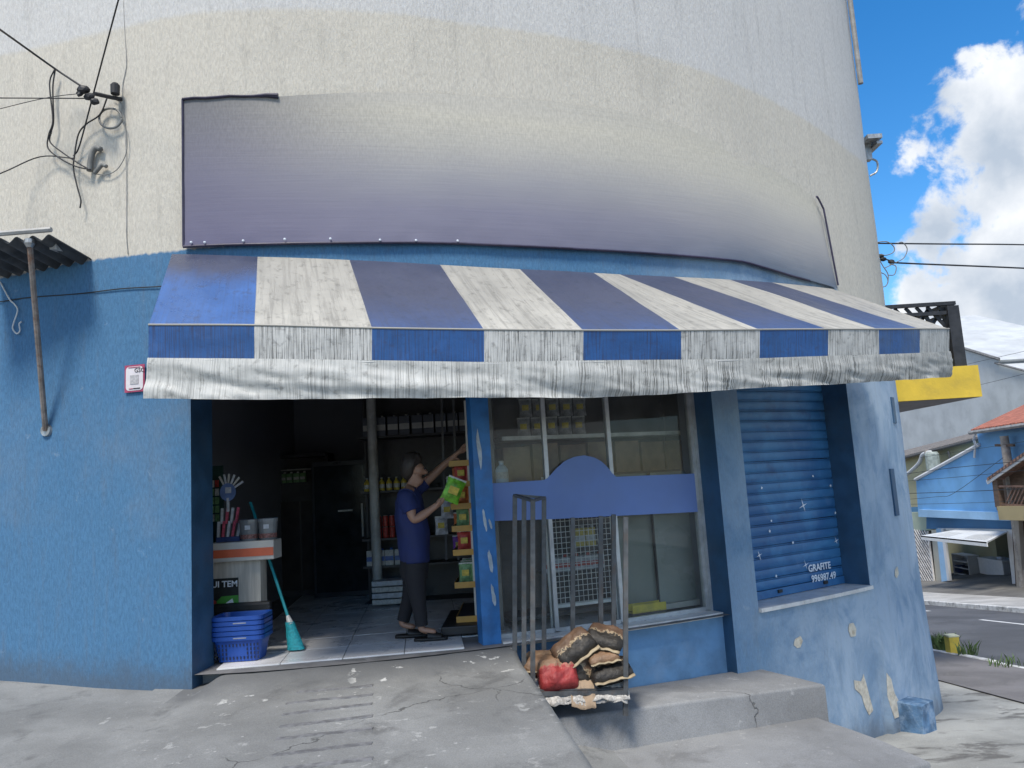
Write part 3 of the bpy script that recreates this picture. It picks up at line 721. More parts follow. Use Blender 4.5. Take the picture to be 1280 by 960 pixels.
M['v_white'] = vinyl('awning_white', (.455, .435, .385), (.10, .096, .085), .45, .5, .6, topcol=(.24, .228, .205), sx=24)
M['v_blue_val'] = vinyl('valance_blue', (.012, .075, .24), (.02, .03, .08), .75, 0, .45, sx=80)
M['v_white_val'] = vinyl('valance_white', (.52, .52, .50), (.04, .04, .038), 1.0, 0, .6, sx=130)
M['v_skirt'] = vinyl('skirt_cloth', (.52, .52, .495), (.045, .045, .04), 1.0, 0, .6, sx=120, along=True)
T_PX = [(215, 317.5), (322, 321), (437, 325), (550, 331), (650, 336.5), (742, 341), (775, 343), (842, 346), (912, 349.5), (965, 353), (1040, 361)]
F_PX = [(186, 406), (318, 406.5), (465, 410), (605, 412), (729, 413), (851, 413), (949.5, 412), (1034.5, 411.5), (1098, 411.5), (1149, 411), (1186, 411)]
F_Y = [4.85, 4.85, 4.92, 5.08, 5.25, 5.5, 5.83, 6.1, 6.42, 6.75, 7.15]
B_Y = [450, 451, 453, 455, 453, 452, 450, 447, 445, 443, 441]           # foot of the valance
K_Y = [499, 499.5, 498.5, 497.5, 497, 492, 485, 481, 477, 474, 471]       # foot of the skirt
TSZ = [wall_s(*p, .03) for p in T_PX]
FP = [on_y(*p, y) for p, y in zip(F_PX, F_Y)]
BP = [on_y(p[0], b, y) for p, b, y in zip(F_PX, B_Y, F_Y)]
KP = [on_y(p[0]+(3 if i == 10 else 0)-(3 if i == 0 else 0), k, y) for i, (p, k, y) in enumerate(zip(F_PX, K_Y, F_Y))]
def spl(P, t):
    i = min(int(t), len(P)-2); f = t-i
    p1, p2 = P[i], P[i+1]; p0 = P[i-1] if i else p1*2-p2; p3 = P[i+2] if i+2 < len(P) else p2*2-p1
    return .5*((2*p1) + (p2-p0)*f + (2*p0-5*p1+4*p2-p3)*f*f + (3*p1-p0-3*p2+p3)*f**3)
def TP(t):
    i = min(int(t), len(TSZ)-2); f = t-i; s = TSZ[i][0]*(1-f)+TSZ[i+1][0]*f; z = TSZ[i][1]*(1-f)+TSZ[i+1][1]*f
    return W(s, z, .03)
aw = empty('striped_awning', (0, 6.2, 2.3), 'dirty blue and white striped fabric awning over the shop front', 'awning')
def out_n(t):
    d = spl(FP, min(t+.05, 9.999)) - spl(FP, max(t-.05, 0)); d.z = 0; d.normalize(); return Vector((d.y, -d.x, 0))
for i in range(10):
    blue = i % 2 == 0
    def top_fn(u, v, i=i):
        t = i + u*.9999; a, b = TP(t), spl(FP, t); p = a.lerp(b, v)
        sag = -.030*math.sin(math.pi*v)*math.sin(math.pi*u) + .010*fbm((t*1.3, v*2, 4))*math.sin(math.pi*v)
        p.z += sag; return p
    child('roof_stripe', grid(top_fn, 12, 14, lambda u, v, i=i: (i*.74 + u*.74, v)), (M['v_blue_lit'] if i == 0 else M['v_blue']) if blue else M['v_white'], aw)
    def val_fn(u, v, i=i):
        t = i + u*.9999; p = spl(FP, t).lerp(spl(BP, t), v); n = out_n(t)
        return p + n*(.004 + .012*v*fbm((t*1.6, v, 1)))
    child('valance_stripe', grid(val_fn, 14, 5, lambda u, v, i=i: (i*.74 + u*.74, v*.25+3)), M['v_blue_val'] if blue else M['v_white_val'], aw)
def skirt_fn(u, v):
    t = u*9.999; p = spl(BP, t).lerp(spl(KP, t), v); n = out_n(t)
    p.z += (.012*(1-v) + .006*fbm((t*2.2, 3, 0))*v)
    fold = .030*math.sin(t*2.1 - v*4.2 + 1.3*fbm((t*.8, 0, 1)))*sstep(0, .4, v)*(1-.5*sstep(2, 6, t)) + .030*fbm((t*1.2 - v*2.4, v*2.0 + t*.5, 7)) + .014*fbm((t*5 - v*5, v*2, 2))
    return p + n*(.016 + .012*math.sin(math.pi*v*.9) + fold*(.2 + .6*v))
sk = child('hanging_skirt', grid(skirt_fn, 220, 14, lambda u, v: (u*7.4, v*.25)), M['v_skirt'], aw)
# hem beads, end gores, frame
child('front_hem', tubem([spl(FP, t*9.999/60) + out_n(t*9.999/60)*.004 for t in range(61)], .007, 6), M['v_white'], aw)
child('valance_hem', tubem([spl(BP, t*9.999/60) + out_n(t*9.999/60)*.010 for t in range(61)], .006, 6), M['v_white_val'], aw)
for t, cmat in ((0.0, M['v_blue']), (9.999, M['v_white'])):
    a, b, c = TP(t), spl(FP, t), spl(BP, t); foot = wall_s(186, 430, .02)[0] if t == 0 else TSZ[-1][0]
    wl_ = W(foot if t else TSZ[0][0], b.z, .02)
    bm = bmesh.new(); q = [bm.verts.new(x) for x in (a, b, wl_)]; bm.faces.new(q); child('end_gore', bm, cmat, aw)
child('front_rail', tubem([spl(FP, t*9.999/40) - out_n(t*9.999/40)*.03 - Vector((0, 0, .03)) for t in range(41)], .016, 8), M['galv'], aw)
for t in (0.03, 2.5, 5, 7.5, 9.95): child('arm', tubem([TP(t) - Vector((0, 0, .06)), spl(FP, t) - out_n(t)*.03 - Vector((0, 0, .035))], .014, 8), M['galv'], aw)

# ------------------------------------------------------------------ faded banner above the awning
def banner_mat():
    m, n, l, b = mk('faded_banner'); u = n.new('ShaderNodeUVMap'); u.uv_map = 'uv'; uv = u.outputs[0]
    sep = n.new('ShaderNodeSeparateXYZ'); l.new(uv, sep.inputs[0])
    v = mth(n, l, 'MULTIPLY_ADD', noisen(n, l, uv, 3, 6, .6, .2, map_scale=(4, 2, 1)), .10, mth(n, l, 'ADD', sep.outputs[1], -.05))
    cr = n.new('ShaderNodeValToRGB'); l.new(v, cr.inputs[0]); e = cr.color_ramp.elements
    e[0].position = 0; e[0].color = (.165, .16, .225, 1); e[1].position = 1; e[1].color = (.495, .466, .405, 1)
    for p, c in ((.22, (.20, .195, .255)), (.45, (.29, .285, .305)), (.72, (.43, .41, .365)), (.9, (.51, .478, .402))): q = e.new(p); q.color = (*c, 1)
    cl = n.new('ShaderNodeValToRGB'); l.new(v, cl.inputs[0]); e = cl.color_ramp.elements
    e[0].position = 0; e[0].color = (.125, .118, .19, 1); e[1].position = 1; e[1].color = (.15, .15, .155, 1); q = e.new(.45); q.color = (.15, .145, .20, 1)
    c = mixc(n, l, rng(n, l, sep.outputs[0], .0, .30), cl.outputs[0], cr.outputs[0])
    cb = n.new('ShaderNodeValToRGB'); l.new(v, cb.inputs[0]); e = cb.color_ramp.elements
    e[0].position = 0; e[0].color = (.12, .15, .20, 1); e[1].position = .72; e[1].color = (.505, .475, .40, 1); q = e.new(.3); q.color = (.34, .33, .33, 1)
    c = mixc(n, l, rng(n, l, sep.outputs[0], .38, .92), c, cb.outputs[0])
    cbn = noisen(n, l, uv, 1.0, 6, .68, .5, map_scale=(62*7, 24, 1))
    c = mixc(n, l, rng(n, l, sep.outputs[1], .3, .9, 0, .9), c, mixc(n, l, rng(n, l, cbn, .34, .66), (.86, .86, .86), (1.1, 1.1, 1.1)), 'MULTIPLY')
    l.new(c, b.inputs['Base Color']); b.inputs['Roughness'].default_value = .7
    st = noisen(n, l, uv, 1, 5, .6, .3, map_scale=(8, 40, 1)); bumpn(n, l, st, .25, b, .006); return m
M['banner'] = banner_mat()
bt = [wall_s(x, y, .03) for x, y in ((229, 125), (350, 121), (460, 116), (560, 116), (670, 123), (770, 136), (844, 153), (920, 186), (985, 221), (1010, 238), (1021, 248), (1028, 262), (1046, 357))]
bb = [wall_s(x, y, .03) for x, y in ((233, 308), (330, 305), (415, 303.5), (570, 304), (720, 311), (860, 320), (930, 327), (990, 345), (1046, 361))]
s0b, s1b = bt[0][0], bt[-1][0]
bno = empty('shop_banner', W((s0b+s1b)/2, interp(bb, (s0b+s1b)/2), .02), 'long faded violet-grey vinyl banner stretched on the wall above the awning', 'banner')
def ban_fn(u, v):
    s = s0b + (s1b-s0b)*u; lo, hi = interp(bb, s), interp(bt, s)
    return W(s, lo + (hi-lo)*v, .035 + .004*fbm((s*1.2, v*1.5, 0)) + .012*abs(fbm((s*2.5, v*6, 3)))*max(0, 1-v*4) - .03*sstep(.35, 1, v)*sstep(.2, .4, u))
child('sheet', grid(ban_fn, 150, 26, lambda u, v: (u, v*(interp(bt, s0b + (s1b-s0b)*u) - interp(bb, s0b + (s1b-s0b)*u))/1.22)), M['banner'], bno)
M['frame_dark'] = pm('banner_frame', (.035, .03, .06), .5, .3, 8, .1, 50)
child('bottom_rail', tubem([W(s, interp(bb, s)-.005, .04) for s in lin(s0b, s1b-.5, 60)], .011, 6), M['frame_dark'], bno)
child('side_rail', tubem([W(s0b+.002, interp(bb, s0b)+.0, .04), W(s0b, interp(bt, s0b), .04)], .009, 6), M['frame_dark'], bno)
child('top_rail', tubem([W(s0b + (wall_s(348, 121, .03)[0]-s0b)*k/8, interp(bt, s0b + (wall_s(348, 121, .03)[0]-s0b)*k/8) + .004*math.sin(k*2), .045) for k in range(9)], [.010]*7+[.016, .022], 6), M['frame_dark'], bno)
child('torn_edge', tubem([W(s, interp(bt, s), .045) for s in lin(wall_s(1020, 254, .03)[0], s1b, 12)], .011, 6), M['frame_dark'], bno)
for px, py in ((239, 303), (256, 303), (304, 301), (356, 299), (413, 298.5), (475, 300), (520, 300.5), (572, 301)):
    s, z = wall_s(px, py, .05); c_ = W(s, z, .052); bm = bmesh.new(); bmesh.ops.create_icosphere(bm, subdivisions=1, radius=.011, matrix=Matrix.Translation(c_)); child('stud', bm, M['chalk'], bno)

# ------------------------------------------------------------------ things on the facade
# peeled plaster where the paint has come off
M['peeled'] = pm('bare_render', (.62, .57, .47), .9, .15, 20, .4, 60, dirt=(.35, .27, .17), dirt_amt=.6, dscale=14)
def wall_off(s, z): return (.07*max(0, min(1, (-.2-z)/1.6)) + .012*fbm((s*.9, z*.9, 2)) if s > S_SH1 else 0.0) + .012*fbm((s*.9, z*.9, 2))*(1 if False else 0)
def peel(pts, smooth_n=3):
    q = [wall_s(x, y, 0.0) for x, y in pts]; P = []
    for (sa_, za), (sb_, zb) in zip(q, q[1:] + q[:1]):
        for k in range(smooth_n):
            f = k/smooth_n; s, z = sa_ + (sb_-sa_)*f, za + (zb-za)*f
            P.append((s + .006*fbm((s*40, z*40, 0)), z + .006*fbm((s*40, z*40, 5))))
    bm = bmesh.new(); V = [bm.verts.new(W(s, z, wall_off(s, z)+.005)) for s, z in P]; bm.faces.new(V); bmesh.ops.triangulate(bm, faces=bm.faces[:]); part('peeled_patch', bm, M['peeled'])
peel([(993, 799), (1000, 795), (1003, 801), (1000, 809), (996, 810), (992, 806)])
peel([(1061, 780), (1066, 778), (1070, 786), (1069, 795), (1063, 796), (1060, 788)])
peel([(1067, 850), (1074, 856), (1079, 842), (1083, 858), (1086, 872), (1091, 888), (1086, 894), (1081, 884), (1076, 868), (1068, 861)])
peel([(1104, 840), (1110, 848), (1114, 866), (1121, 880), (1119, 895), (1112, 897), (1107, 880), (1104, 868)])
peel([(1118, 712), (1121, 708), (1123, 716), (1121, 723), (1118, 720)])
for pts in (((1112, 497), (1115, 497), (1119, 529), (1116, 529)), ((1113, 586), (1115, 586), (1120, 644), (1118, 645))):
    q = [wall_s(x, y) for x, y in pts]; s0_, s1_ = min(a for a, _ in q), max(a for a, _ in q); z0_, z1_ = min(b for _, b in q), max(b for _, b in q)
    part('wall_slot', slab_on_wall(s0_, s1_, .02, -.02, z0_, z1_), M['blue_reveal'])
# masonry stub at the foot of the wall
s_, z_ = wall_s(1126, 905, .04); st_ = slab_on_wall(s_-.03, s_+.22, .28, -.05, z_-.6, z_+.22)
bmesh.ops.bevel(st_, geom=st_.edges[:], offset=.008, segments=1, affect='EDGES'); bmesh.ops.subdivide_edges(st_, edges=st_.edges[:], cuts=3, use_grid_fill=True)
for v in st_.verts: v.co += Vector((fbm(v.co*6), fbm(v.co*6+Vector((5, 0, 0))), fbm(v.co*6+Vector((0, 5, 0)))))*.010
M['stub'] = pm('worn_stub', (.085, .17, .29), .85, .3, 9, .6, 40, dirt=(.30, .40, .52), dirt_amt=.6, dscale=7)
part('wall_stub', st_, M['stub'])
M['sheet_edge_early'] = pm('dull_flashing', (.25, .25, .245), .7, .25, 8, .2, 40)
# top corner flashing and little eave bracket on the side wall
fl_s = wall_s(1062, 40)[0]
part('downpipe', tubem([W(fl_s, z, .05) for z in (5.85, 6.2, 6.8, 7.6, 8.8)], .032, 8), M['sheet_edge_early'])
e0 = on_y(1083, 190, 10.3); br = child('eave_bracket', (lambda bm: (box(bm, e0 + Vector((.02, 0, .12)), (.20, .5, .06)), box(bm, e0 + Vector((.0, 0, 0)), (.10, .10, .26)), box(bm, e0 + Vector((.10, 0, .05)), (.08, .4, .04)), bm)[3])(bmesh.new()), M['galv'], bld)
child('bracket_pipe', tubem(curve_pts([e0 + Vector((.02, -.02, -.1)), e0 + Vector((.12, -.02, -.16)), e0 + Vector((.10, -.02, -.3)), e0 + Vector((.0, -.02, -.36))], 5), .014, 6), M['galv'], bld)

# yellow balcony with dark trellis on the side-street face
M['yellow'] = pm('yellow_wall_paint', (.66, .46, .05), .75, .1, 3, .25, 30, dirt=(.4, .28, .06), dirt_amt=.4, dscale=3)
M['soffit_grey'] = pm('slab_underside', (.32, .28, .25), .85, .12, 3, .2, 30)
bc = on_y(1228, 495.5, 10.3); bt_ = on_y(1224, 456, 10.3); zlo, zhi = bc.z, bt_.z
balc = part('balcony', poly_prism([(4.7, 10.3, zlo), (bc.x, 10.3, zlo), (bc.x, 13.4, zlo), (4.7, 13.4, zlo)], (0, 0, zhi-zlo)), M['yellow'])
child('slab_soffit', flat_poly([(4.7, 10.32), (bc.x-.02, 10.32), (bc.x-.02, 13.38), (4.7, 13.38)], zlo-.004, False), M['soffit_grey'], balc)
ct = on_y(1200, 379, 10.45); cb_ = on_y(1208, 455, 10.45)
px_ = cb_.x - .12; ztop = ct.z
def bal(bm): return child('trellis_bar', bm, M['dark_metal'], balc)
child('corner_post', boxm((px_, 10.45, (zhi+ztop)/2 - .02), (.16, .16, ztop-zhi-.04)), M['dark_metal'], balc)
for dz in (0, -.13): bal(barm((4.9, 10.42, ztop+dz), (px_+.06, 10.42, ztop+dz+.0), .05, .05))
for dz in (0, -.13): bal(barm((px_, 10.5, ztop+dz), (px_, 13.3, ztop+dz), .05, .05))
for k in range(12):                      # slanting slats of the near panel
    x0 = 4.75 + k*.15
    a = Vector((x0, 10.45, ztop-.02)); b = Vector((x0 + .62, 10.45, zhi+.05))
    if b.x > px_-.05: f = (px_-.05-a.x)/(b.x-a.x); b = a.lerp(b, f)
    if f if False else b.z < a.z-.05: bal(barm(a, b, .045, .02, up=(0, 1, 0)))
for k in range(12):
    x0 = 4.9 + k*.19
    a = Vector((x0, 10.49, zhi+.03)); b = Vector((x0 + .55, 10.49, ztop-.05))
    if a.x > px_-.1: continue
    if b.x > px_-.05: f = (px_-.05-a.x)/(b.x-a.x); b = a.lerp(b, f)
    if k > 1: bal(barm(a, b, .04, .02, up=(0, 1, 0)))
for k in range(16):                      # the panel along the outer edge
    y0 = 10.55 + k*.19
    bal(barm((px_, y0, zhi+.02), (px_, min(13.3, y0+.5), ztop-.05), .02, .05))

# ------------------------------------------------------------------ left: corrugated hood with strut, sign, hook
M['rust'] = pm('rusty_steel', (.24, .21, .19), .7, .3, 14, .3, 60, metal=.4, dirt=(.17, .08, .04), dirt_amt=.8, dscale=10)
M['fibre'] = pm('dark_roof_sheet', (.05, .055, .06), .8, .3, 8, .3, 40, dirt=(.16, .16, .16), dirt_amt=.4)
M['sheet_edge'] = pm('weathered_edge', (.36, .35, .33), .8, .25, 12, .3, 40)
hood_c = on_wall(20, 320, 0)
hood = empty('corrugated_hood', hood_c, 'corrugated dark sheet hood on a rusty strut at the blue wall', 'canopy')
HY0, HY1 = 5.50, 6.05
ha = on_y(0, 301, HY0); hb = on_y(66, 296, HY0); ha = ha + (ha-hb)*1.3
hl = on_y(62, 320, HY1+.02); 
def hood_fn(u, v):
    p0 = ha.lerp(hb, u); q = Vector((p0.x + .10, HY1 + .0 + (0.26*(hb.x-p0.x)), p0.z - .02))
    p = p0.lerp(q, v); p.z += .022*math.sin(u*2*math.pi*7.5) - .06*v; return p
child('corrugated_sheet', grid(hood_fn, 90, 4, solid=.008), M['fibre'], hood)
child('front_batten', tubem([ha + Vector((0, -.02, .045)), hb + Vector((.0, -.02, .05))], .02, 6), M['sheet_edge'], hood)
w0 = on_wall(57, 538, .02); s0_ = on_y(37, 303, 5.52)
child('strut', tubem([s0_, w0], .021, 8), M['rust'], hood)
child('strut_cap', lathem([(.02, -.04), (.036, -.01), (.036, .02), (.02, .03)], s0_, 10), M['galv'], hood)
bm = bmesh.new(); nn_ = wxy(wall_s(57, 538)[0])[1]; bmesh.ops.create_cone(bm, cap_ends=True, segments=20, radius1=.05, radius2=.045, depth=.02, matrix=Matrix.Translation(w0 - Vector((nn_.x, nn_.y, 0))*.005) @ Vector((nn_.x, nn_.y, 0)).to_track_quat('Z', 'Y').to_matrix().to_4x4())
child('wall_flange', bm, M['galv'], hood)
child('arm_bracket', barm(on_y(66, 308, 5.6), on_wall(95, 318, .01), .05, .045), M['sheet_edge'], hood)

M['sign_red'] = pm('sign_red', (.36, .05, .11), .5, .1, 10, .0, 50); M['sign_white'] = pm('sign_white', (.66, .62, .64), .45, .06, 10, .0, 50)
M['ink'] = pm('dark_ink', (.03, .025, .03), .6, .1, 10, 0, 50); M['faint'] = pm('grey_print', (.42, .41, .42), .6, .2, 60, 0, 50)
gs, gzz = wall_s(168.5, 473, .01)
sg = empty('wall_notice', W(gs, gzz, .012), 'small white and red rounded notice on the blue wall beside the awning', 'sign')
def sgrid(ds0, ds1, dz0, dz1, off): return slab_on_wall(gs+ds0, gs+ds1, off+.003, off, gzz+dz0, gzz+dz1)
child('backplate', sgrid(-.085, .085, -.105, .105, .01), M['sign_red'], sg)
P = []
for k in range(4):
    cx, cz = ((.045, .065), (-.045, .065), (-.045, -.065), (.045, -.065))[k]
    for a in range(5): t = (k + a/4)*math.pi/2; P.append(W(gs + cx + .028*math.cos(t), gzz + cz + .028*math.sin(t), .0155))
bm = bmesh.new(); bm.faces.new([bm.verts.new(p) for p in P]); child('face', bm, M['sign_white'], sg)
_p, _n, _t = wxy(gs); gang = math.atan2(_t.y, _t.x)
def wall_text(body, size, ds, dz, mat, parent, off=.0175, s=None, z=None, bold=True, align='CENTER'):
    s = gs if s is None else s; z = gzz if z is None else z
    p, n, t = wxy(s+ds, off); Mx = Matrix.Translation((p.x, p.y, z+dz)) @ Matrix.Rotation(math.atan2(t.y, t.x), 4, 'Z') @ Matrix.Rotation(math.pi/2, 4, 'X')
    o = text_mesh('lettering', body, size, Mx, mat); o.parent = parent; o.matrix_parent_inverse = Matrix.Translation(parent.location).inverted(); return o
wall_text('GSC', .046, 0, .045, M['ink'], sg)
child('print_block', sgrid(-.035, .035, -.045, .025, .0156), M['faint'], sg)
child('print_line', sgrid(-.05, .05, .083, .088, .0156), M['sign_red'], sg); child('print_line', sgrid(-.045, -.012, -.083, -.076, .0156), M['sign_red'], sg); child('print_line', sgrid(-.008, .05, -.083, -.075, .0156), M['ink'], sg)

# cable along the wall below the paint line, the hooked white wire
M['cable'] = pm('black_cable', (.02, .02, .022), .6, .2, 10, 0, 50); M['white_cable'] = pm('white_cable', (.6, .6, .6), .6, .1, 10, 0, 50); M['conduit'] = pm('grey_conduit', (.18, .18, .17), .6, .2, 10, .1, 50)
def cable(pts, r, label, mat='cable', n=6, name='cable', group=None, cat='cable'):
    o = obj(name, tubem(curve_pts(pts, n), r, 6), M[mat]); smooth(o); tag(o, label, cat, group); return o
cable([on_wall(x, y, .008) for x, y in ((-30, 378), (0, 377), (35, 372), (100, 367), (150, 361), (200, 358), (230, 355))], .0045, 'thin dark cable fixed along the blue wall below the paint line', name='wall_cable')
cable([on_wall(x, y, .02) for x, y in ((0, 352), (12, 374), (18, 380), (22, 388), (17, 404), (16, 411), (21, 417), (25, 413), (24, 405), (27, 402))], .006, 'loose white wire hooked on the blue wall beside the strut', 'white_cable', name='hooked_wire')

# ------------------------------------------------------------------ cable bracket and drop wires on the cream wall
def near_wall(x, y, o=.05): return on_wall(x, y, o)
cl_ = near_wall(125, 118, .06)
clp = empty('cable_bracket', on_wall(150, 120, 0), 'black cable clamp and insulator bracket on the cream wall', 'bracket')
child('arm', tubem([on_wall(152, 124, .0), on_wall(140, 122, .07), on_wall(118, 117, .20)], .016, 6), M['cable'], clp)
child('insulator', lathem([(.016, -.05), (.034, -.045), (.036, .03), (.024, .04), (.024, .045)], on_wall(144, 111, .07), 10), M['cable'], clp)
for (x, y, o_, r) in ((104, 112, .22, .05), (111, 121, .2, .042), (118, 127, .2, .038), (100, 117, .22, .03)):
    bm = bmesh.new(); bmesh.ops.create_icosphere(bm, subdivisions=2, radius=r, matrix=Matrix.Translation(on_wall(x, y, o_)) @ Matrix.Diagonal((1, .7, .7, 1)))
    for v in bm.verts: v.co += Vector((1, 1, 1))*.012*fbm(v.co*30)
    child('clamp', bm, M['cable'], clp)
ring = [on_wall(138 + 14*math.cos(a), 148 + 12.5*math.sin(a), .035) for a in lin(0, 2*math.pi, 24)]
cable(ring, .009, 'coiled ring of grey cable hanging on the cream wall', 'conduit', 2, 'cable_coil')
cable([on_wall(x, y, .03) for x, y in ((112, 214), (113, 203), (116, 190), (121, 185), (126, 187))], .023, 'long bent grey conduit end poking out of the cream wall', 'conduit', 5, 'conduit_pipe', cat='conduit')
cable([on_wall(x, y, .03) for x, y in ((118, 217), (123, 211), (128, 206), (133, 208))], .017, 'short bent grey conduit end beside the longer one', 'conduit', 5, 'conduit_pipe', cat='conduit')
far = lambda x, y, Y: on_y(x, y, Y)
cable([far(-260, -150, 1.2), far(-120, -46, 3.2), far(0, 37, 5.2), far(66, 84, 5.75), on_wall(102, 108, .22)], .008, 'thick black service cable coming down to the bracket from the left', name='overhead_cable')
cable([far(190, -160, 3.2), far(165, -60, 4.4), far(148, 0, 5.1), on_wall(120, 105, .2), on_wall(100, 180, .05), on_wall(92, 195, .03)], .006, 'black cable dropping from above past the bracket', name='overhead_cable')
cable([far(-160, 122, 4.6), far(0, 122.5, 5.7), on_wall(112, 123, .2)], .005, 'thin level black wire running left from the bracket', name='overhead_cable')
cable([far(-120, 168, 4.5), far(0, 136, 5.7), on_wall(60, 122, .25), on_wall(108, 116, .2)], .003, 'hair-thin wire sagging left from the bracket', name='overhead_cable')
cable([on_wall(x, y, .06) for x, y in ((68, 87), (62, 105), (66, 150), (61, 168), (60, 185), (75, 198), (95, 208), (113, 212))], .006, 'black cable loop hanging outermost below the bracket', name='cable_loop')
cable([on_wall(x, y, .05) for x, y in ((69, 87), (66, 110), (67, 150), (64, 165), (63, 178), (80, 192), (98, 204), (110, 211))], .006, 'black cable loop hanging just inside its twin below the bracket', name='cable_loop')
cable([on_wall(x, y, .05) for x, y in ((134, 122), (125, 143), (108, 155), (98, 168), (93, 195), (92, 212), (97, 235), (101, 250), (100, 260))], .006, 'black cable tail dangling straight down on the cream wall', name='cable_loop')
cable([far(-90, 250, 4.8), far(0, 217, 5.8), on_wall(50, 196, .08), on_wall(92, 198, .05)], .005, 'black wire sagging left from the conduit ends', name='overhead_cable')
cable([on_wall(x, y, .02) for x, y in ((141, 123), (152, 130), (152, 148), (158, 165), (158, 190), (148, 210), (135, 218), (122, 218))], .0035, 'thin wire curving round beside the coiled ring', 'conduit', name='cable_loop')
cable([on_wall(x, y, .004) for x, y in ((154, -5), (156, 40), (158, 80), (153, 110), (156, 150), (158, 220), (158, 290), (160, 318))], .003, 'thin cream-painted wire running vertically up the wall', 'sheet_edge', name='wall_cable')
# wires and coil at the right corner against the sky
cw = on_wall(1093, 322, .02)
cornerb = empty('corner_insulator', cw, 'dark wire anchors with insulators on the corner against the sky', 'bracket')
for k, (x, y) in enumerate(((1101, 320), (1104, 324), (1114, 327))):
    bm = bmesh.new(); bmesh.ops.create_icosphere(bm, subdivisions=2, radius=.035, matrix=Matrix.Translation(on_y(x, y, 9.2)) @ Matrix.Diagonal((1.2, .8, .8, 1))); child('insulator', bm, M['cable'], cornerb)
child('anchor', tubem([on_y(1090, 318, 9.3), on_y(1104, 323, 9.2), on_y(1116, 327, 9.2)], .010, 6), M['cable'], cornerb)
cable([on_y(x, y, 9.2) for x, y in ((1116, 327), (1130, 329))] + [on_y(1285, 335.5, 10), on_y(1420, 343, 11)], .011, 'lower black wire stretched across the sky from the corner insulators', name='overhead_wire')
cable([on_y(1086, 304, 9.4), on_y(1180, 305, 10), on_y(1285, 306, 11), on_y(1420, 310, 13)], .010, 'upper black wire stretched across the sky above the insulators', name='overhead_wire')
for P_ in (((1095, 303), (1108, 302), (1117, 308), (1117, 315), (1108, 319), (1100, 318)), ((1122, 304), (1128, 303), (1134, 311), (1130, 322), (1120, 328), (1106, 335)),
           ((1099, 324), (1104, 333), (1110, 343), (1109, 355), (1103, 359), (1099, 357)), ((1100, 340), (1107, 344), (1110, 352), (1107, 358)), ((1112, 330), (1120, 333), (1118, 343), (1110, 344))):
    cable([on_y(x, y, 9.15) for x, y in P_], .006, 'slack loop of grey wire curling at the building corner', 'conduit', 6, 'wire_loop', 'slack wire loops at the corner')

# ------------------------------------------------------------------ steel rack of charcoal sacks on the landing
M['rack'] = pm('rack_steel', (.10, .105, .11), .5, .25, 14, .15, 60, metal=.3, dirt=(.14, .09, .06), dirt_amt=.4, dscale=12)
def lz(p): return land_z(p.x, p.y)
rk = empty('sack_rack', on_y(715, 868, 5.95), 'dark steel cage rack of upright bars standing below the shop window', 'rack')
rk.location.z = -.47
posts = [('A', 643.5, 619, 6.08), ('B', 655, 622, 5.92), ('C', 666, 626, 5.74), ('D', 680, 622, 6.10), ('E', 716, 647, 6.14), ('F', 751, 645, 6.18), ('G', 767, 643, 6.20), ('H', 782, 646, 5.78)]
RP = {}
for nme, x, yt, Y in posts:
    t = on_y(x, yt, Y); b = on_y(x + (0 if nme != 'H' else 0), 850, Y); f = (t.z - (land_z(t.x, Y)))/(t.z-b.z); b = t.lerp(b, f)
    RP[nme] = (t, b)
    if nme in 'B': b = t.lerp(b, .93)
    child('upright', barm(b, t, .036, .036, up=(0, 1, 0), bev=.002), M['rack'], rk)
def rackbar(a, b, w=.03, h=.03): return child('rail', barm(a, b, w, h), M['rack'], rk)
def lerpP(n, f): return RP[n][1].lerp(RP[n][0], f)
TR = .115
for a, b in (('A', 'C'), ('C', 'H'), ('H', 'G'), ('G', 'A')): rackbar(lerpP(a, TR), lerpP(b, TR))
rackbar(RP['A'][0], RP['C'][0], .03, .02); rackbar(RP['A'][0], RP['D'][0], .03, .02); rackbar(RP['C'][0], RP['D'][0], .03, .02)
q = [lerpP(k, TR+.012) for k in 'ACHG']
child('tray', poly_prism(q, (0, 0, .008)), M['rack'], rk)
tray_z = sum(p.z for p in q)/4 + .01

def sack_mat(name, lowc, topc, edge, b0=.0, sc=1.0):
    m, n, l, b = mk(name); t = n.new('ShaderNodeTexCoord').outputs['Object']; sep = n.new('ShaderNodeSeparateXYZ'); l.new(t, sep.inputs[0])
    nz = noisen(n, l, t, 26*sc, 4, .6); e = mth(n, l, 'MULTIPLY_ADD', nz, .14, mth(n, l, 'ADD', sep.outputs[1], -.07 - b0))
    c = mixc(n, l, rng(n, l, e, -.004, .004), lowc, topc)
    line = mth(n, l, 'MULTIPLY', rng(n, l, e, -.02, -.008), rng(n, l, e, -.004, .006, 1, 0)); c = mixc(n, l, line, c, edge)
    v = noisen(n, l, t, 9, 6, .6); c = mixc(n, l, .6, c, mixc(n, l, rng(n, l, v, .3, .7), (.55, .55, .55), (1.3, 1.3, 1.3)), 'MULTIPLY')
    l.new(c, b.inputs['Base Color']); b.inputs['Roughness'].default_value = .55; bumpn(n, l, noisen(n, l, t, 16, 6, .6, 1.5), .45, b, .03); return m
M['sack'] = sack_mat('charcoal_sack', (.026, .022, .018), (.13, .075, .045), (.36, .27, .17))
M['sack_red'] = sack_mat('red_sack', (.32, .035, .035), (.26, .16, .10), (.36, .10, .07), .03)
M['sack_brown'] = sack_mat('brown_sack', (.22, .13, .075), (.28, .17, .10), (.3, .2, .12))
M['hem'] = pm('paper_hem', (.36, .29, .19), .8, .2, 20, .3, 60, dirt=(.2, .14, .08), dirt_amt=.4, dscale=12)
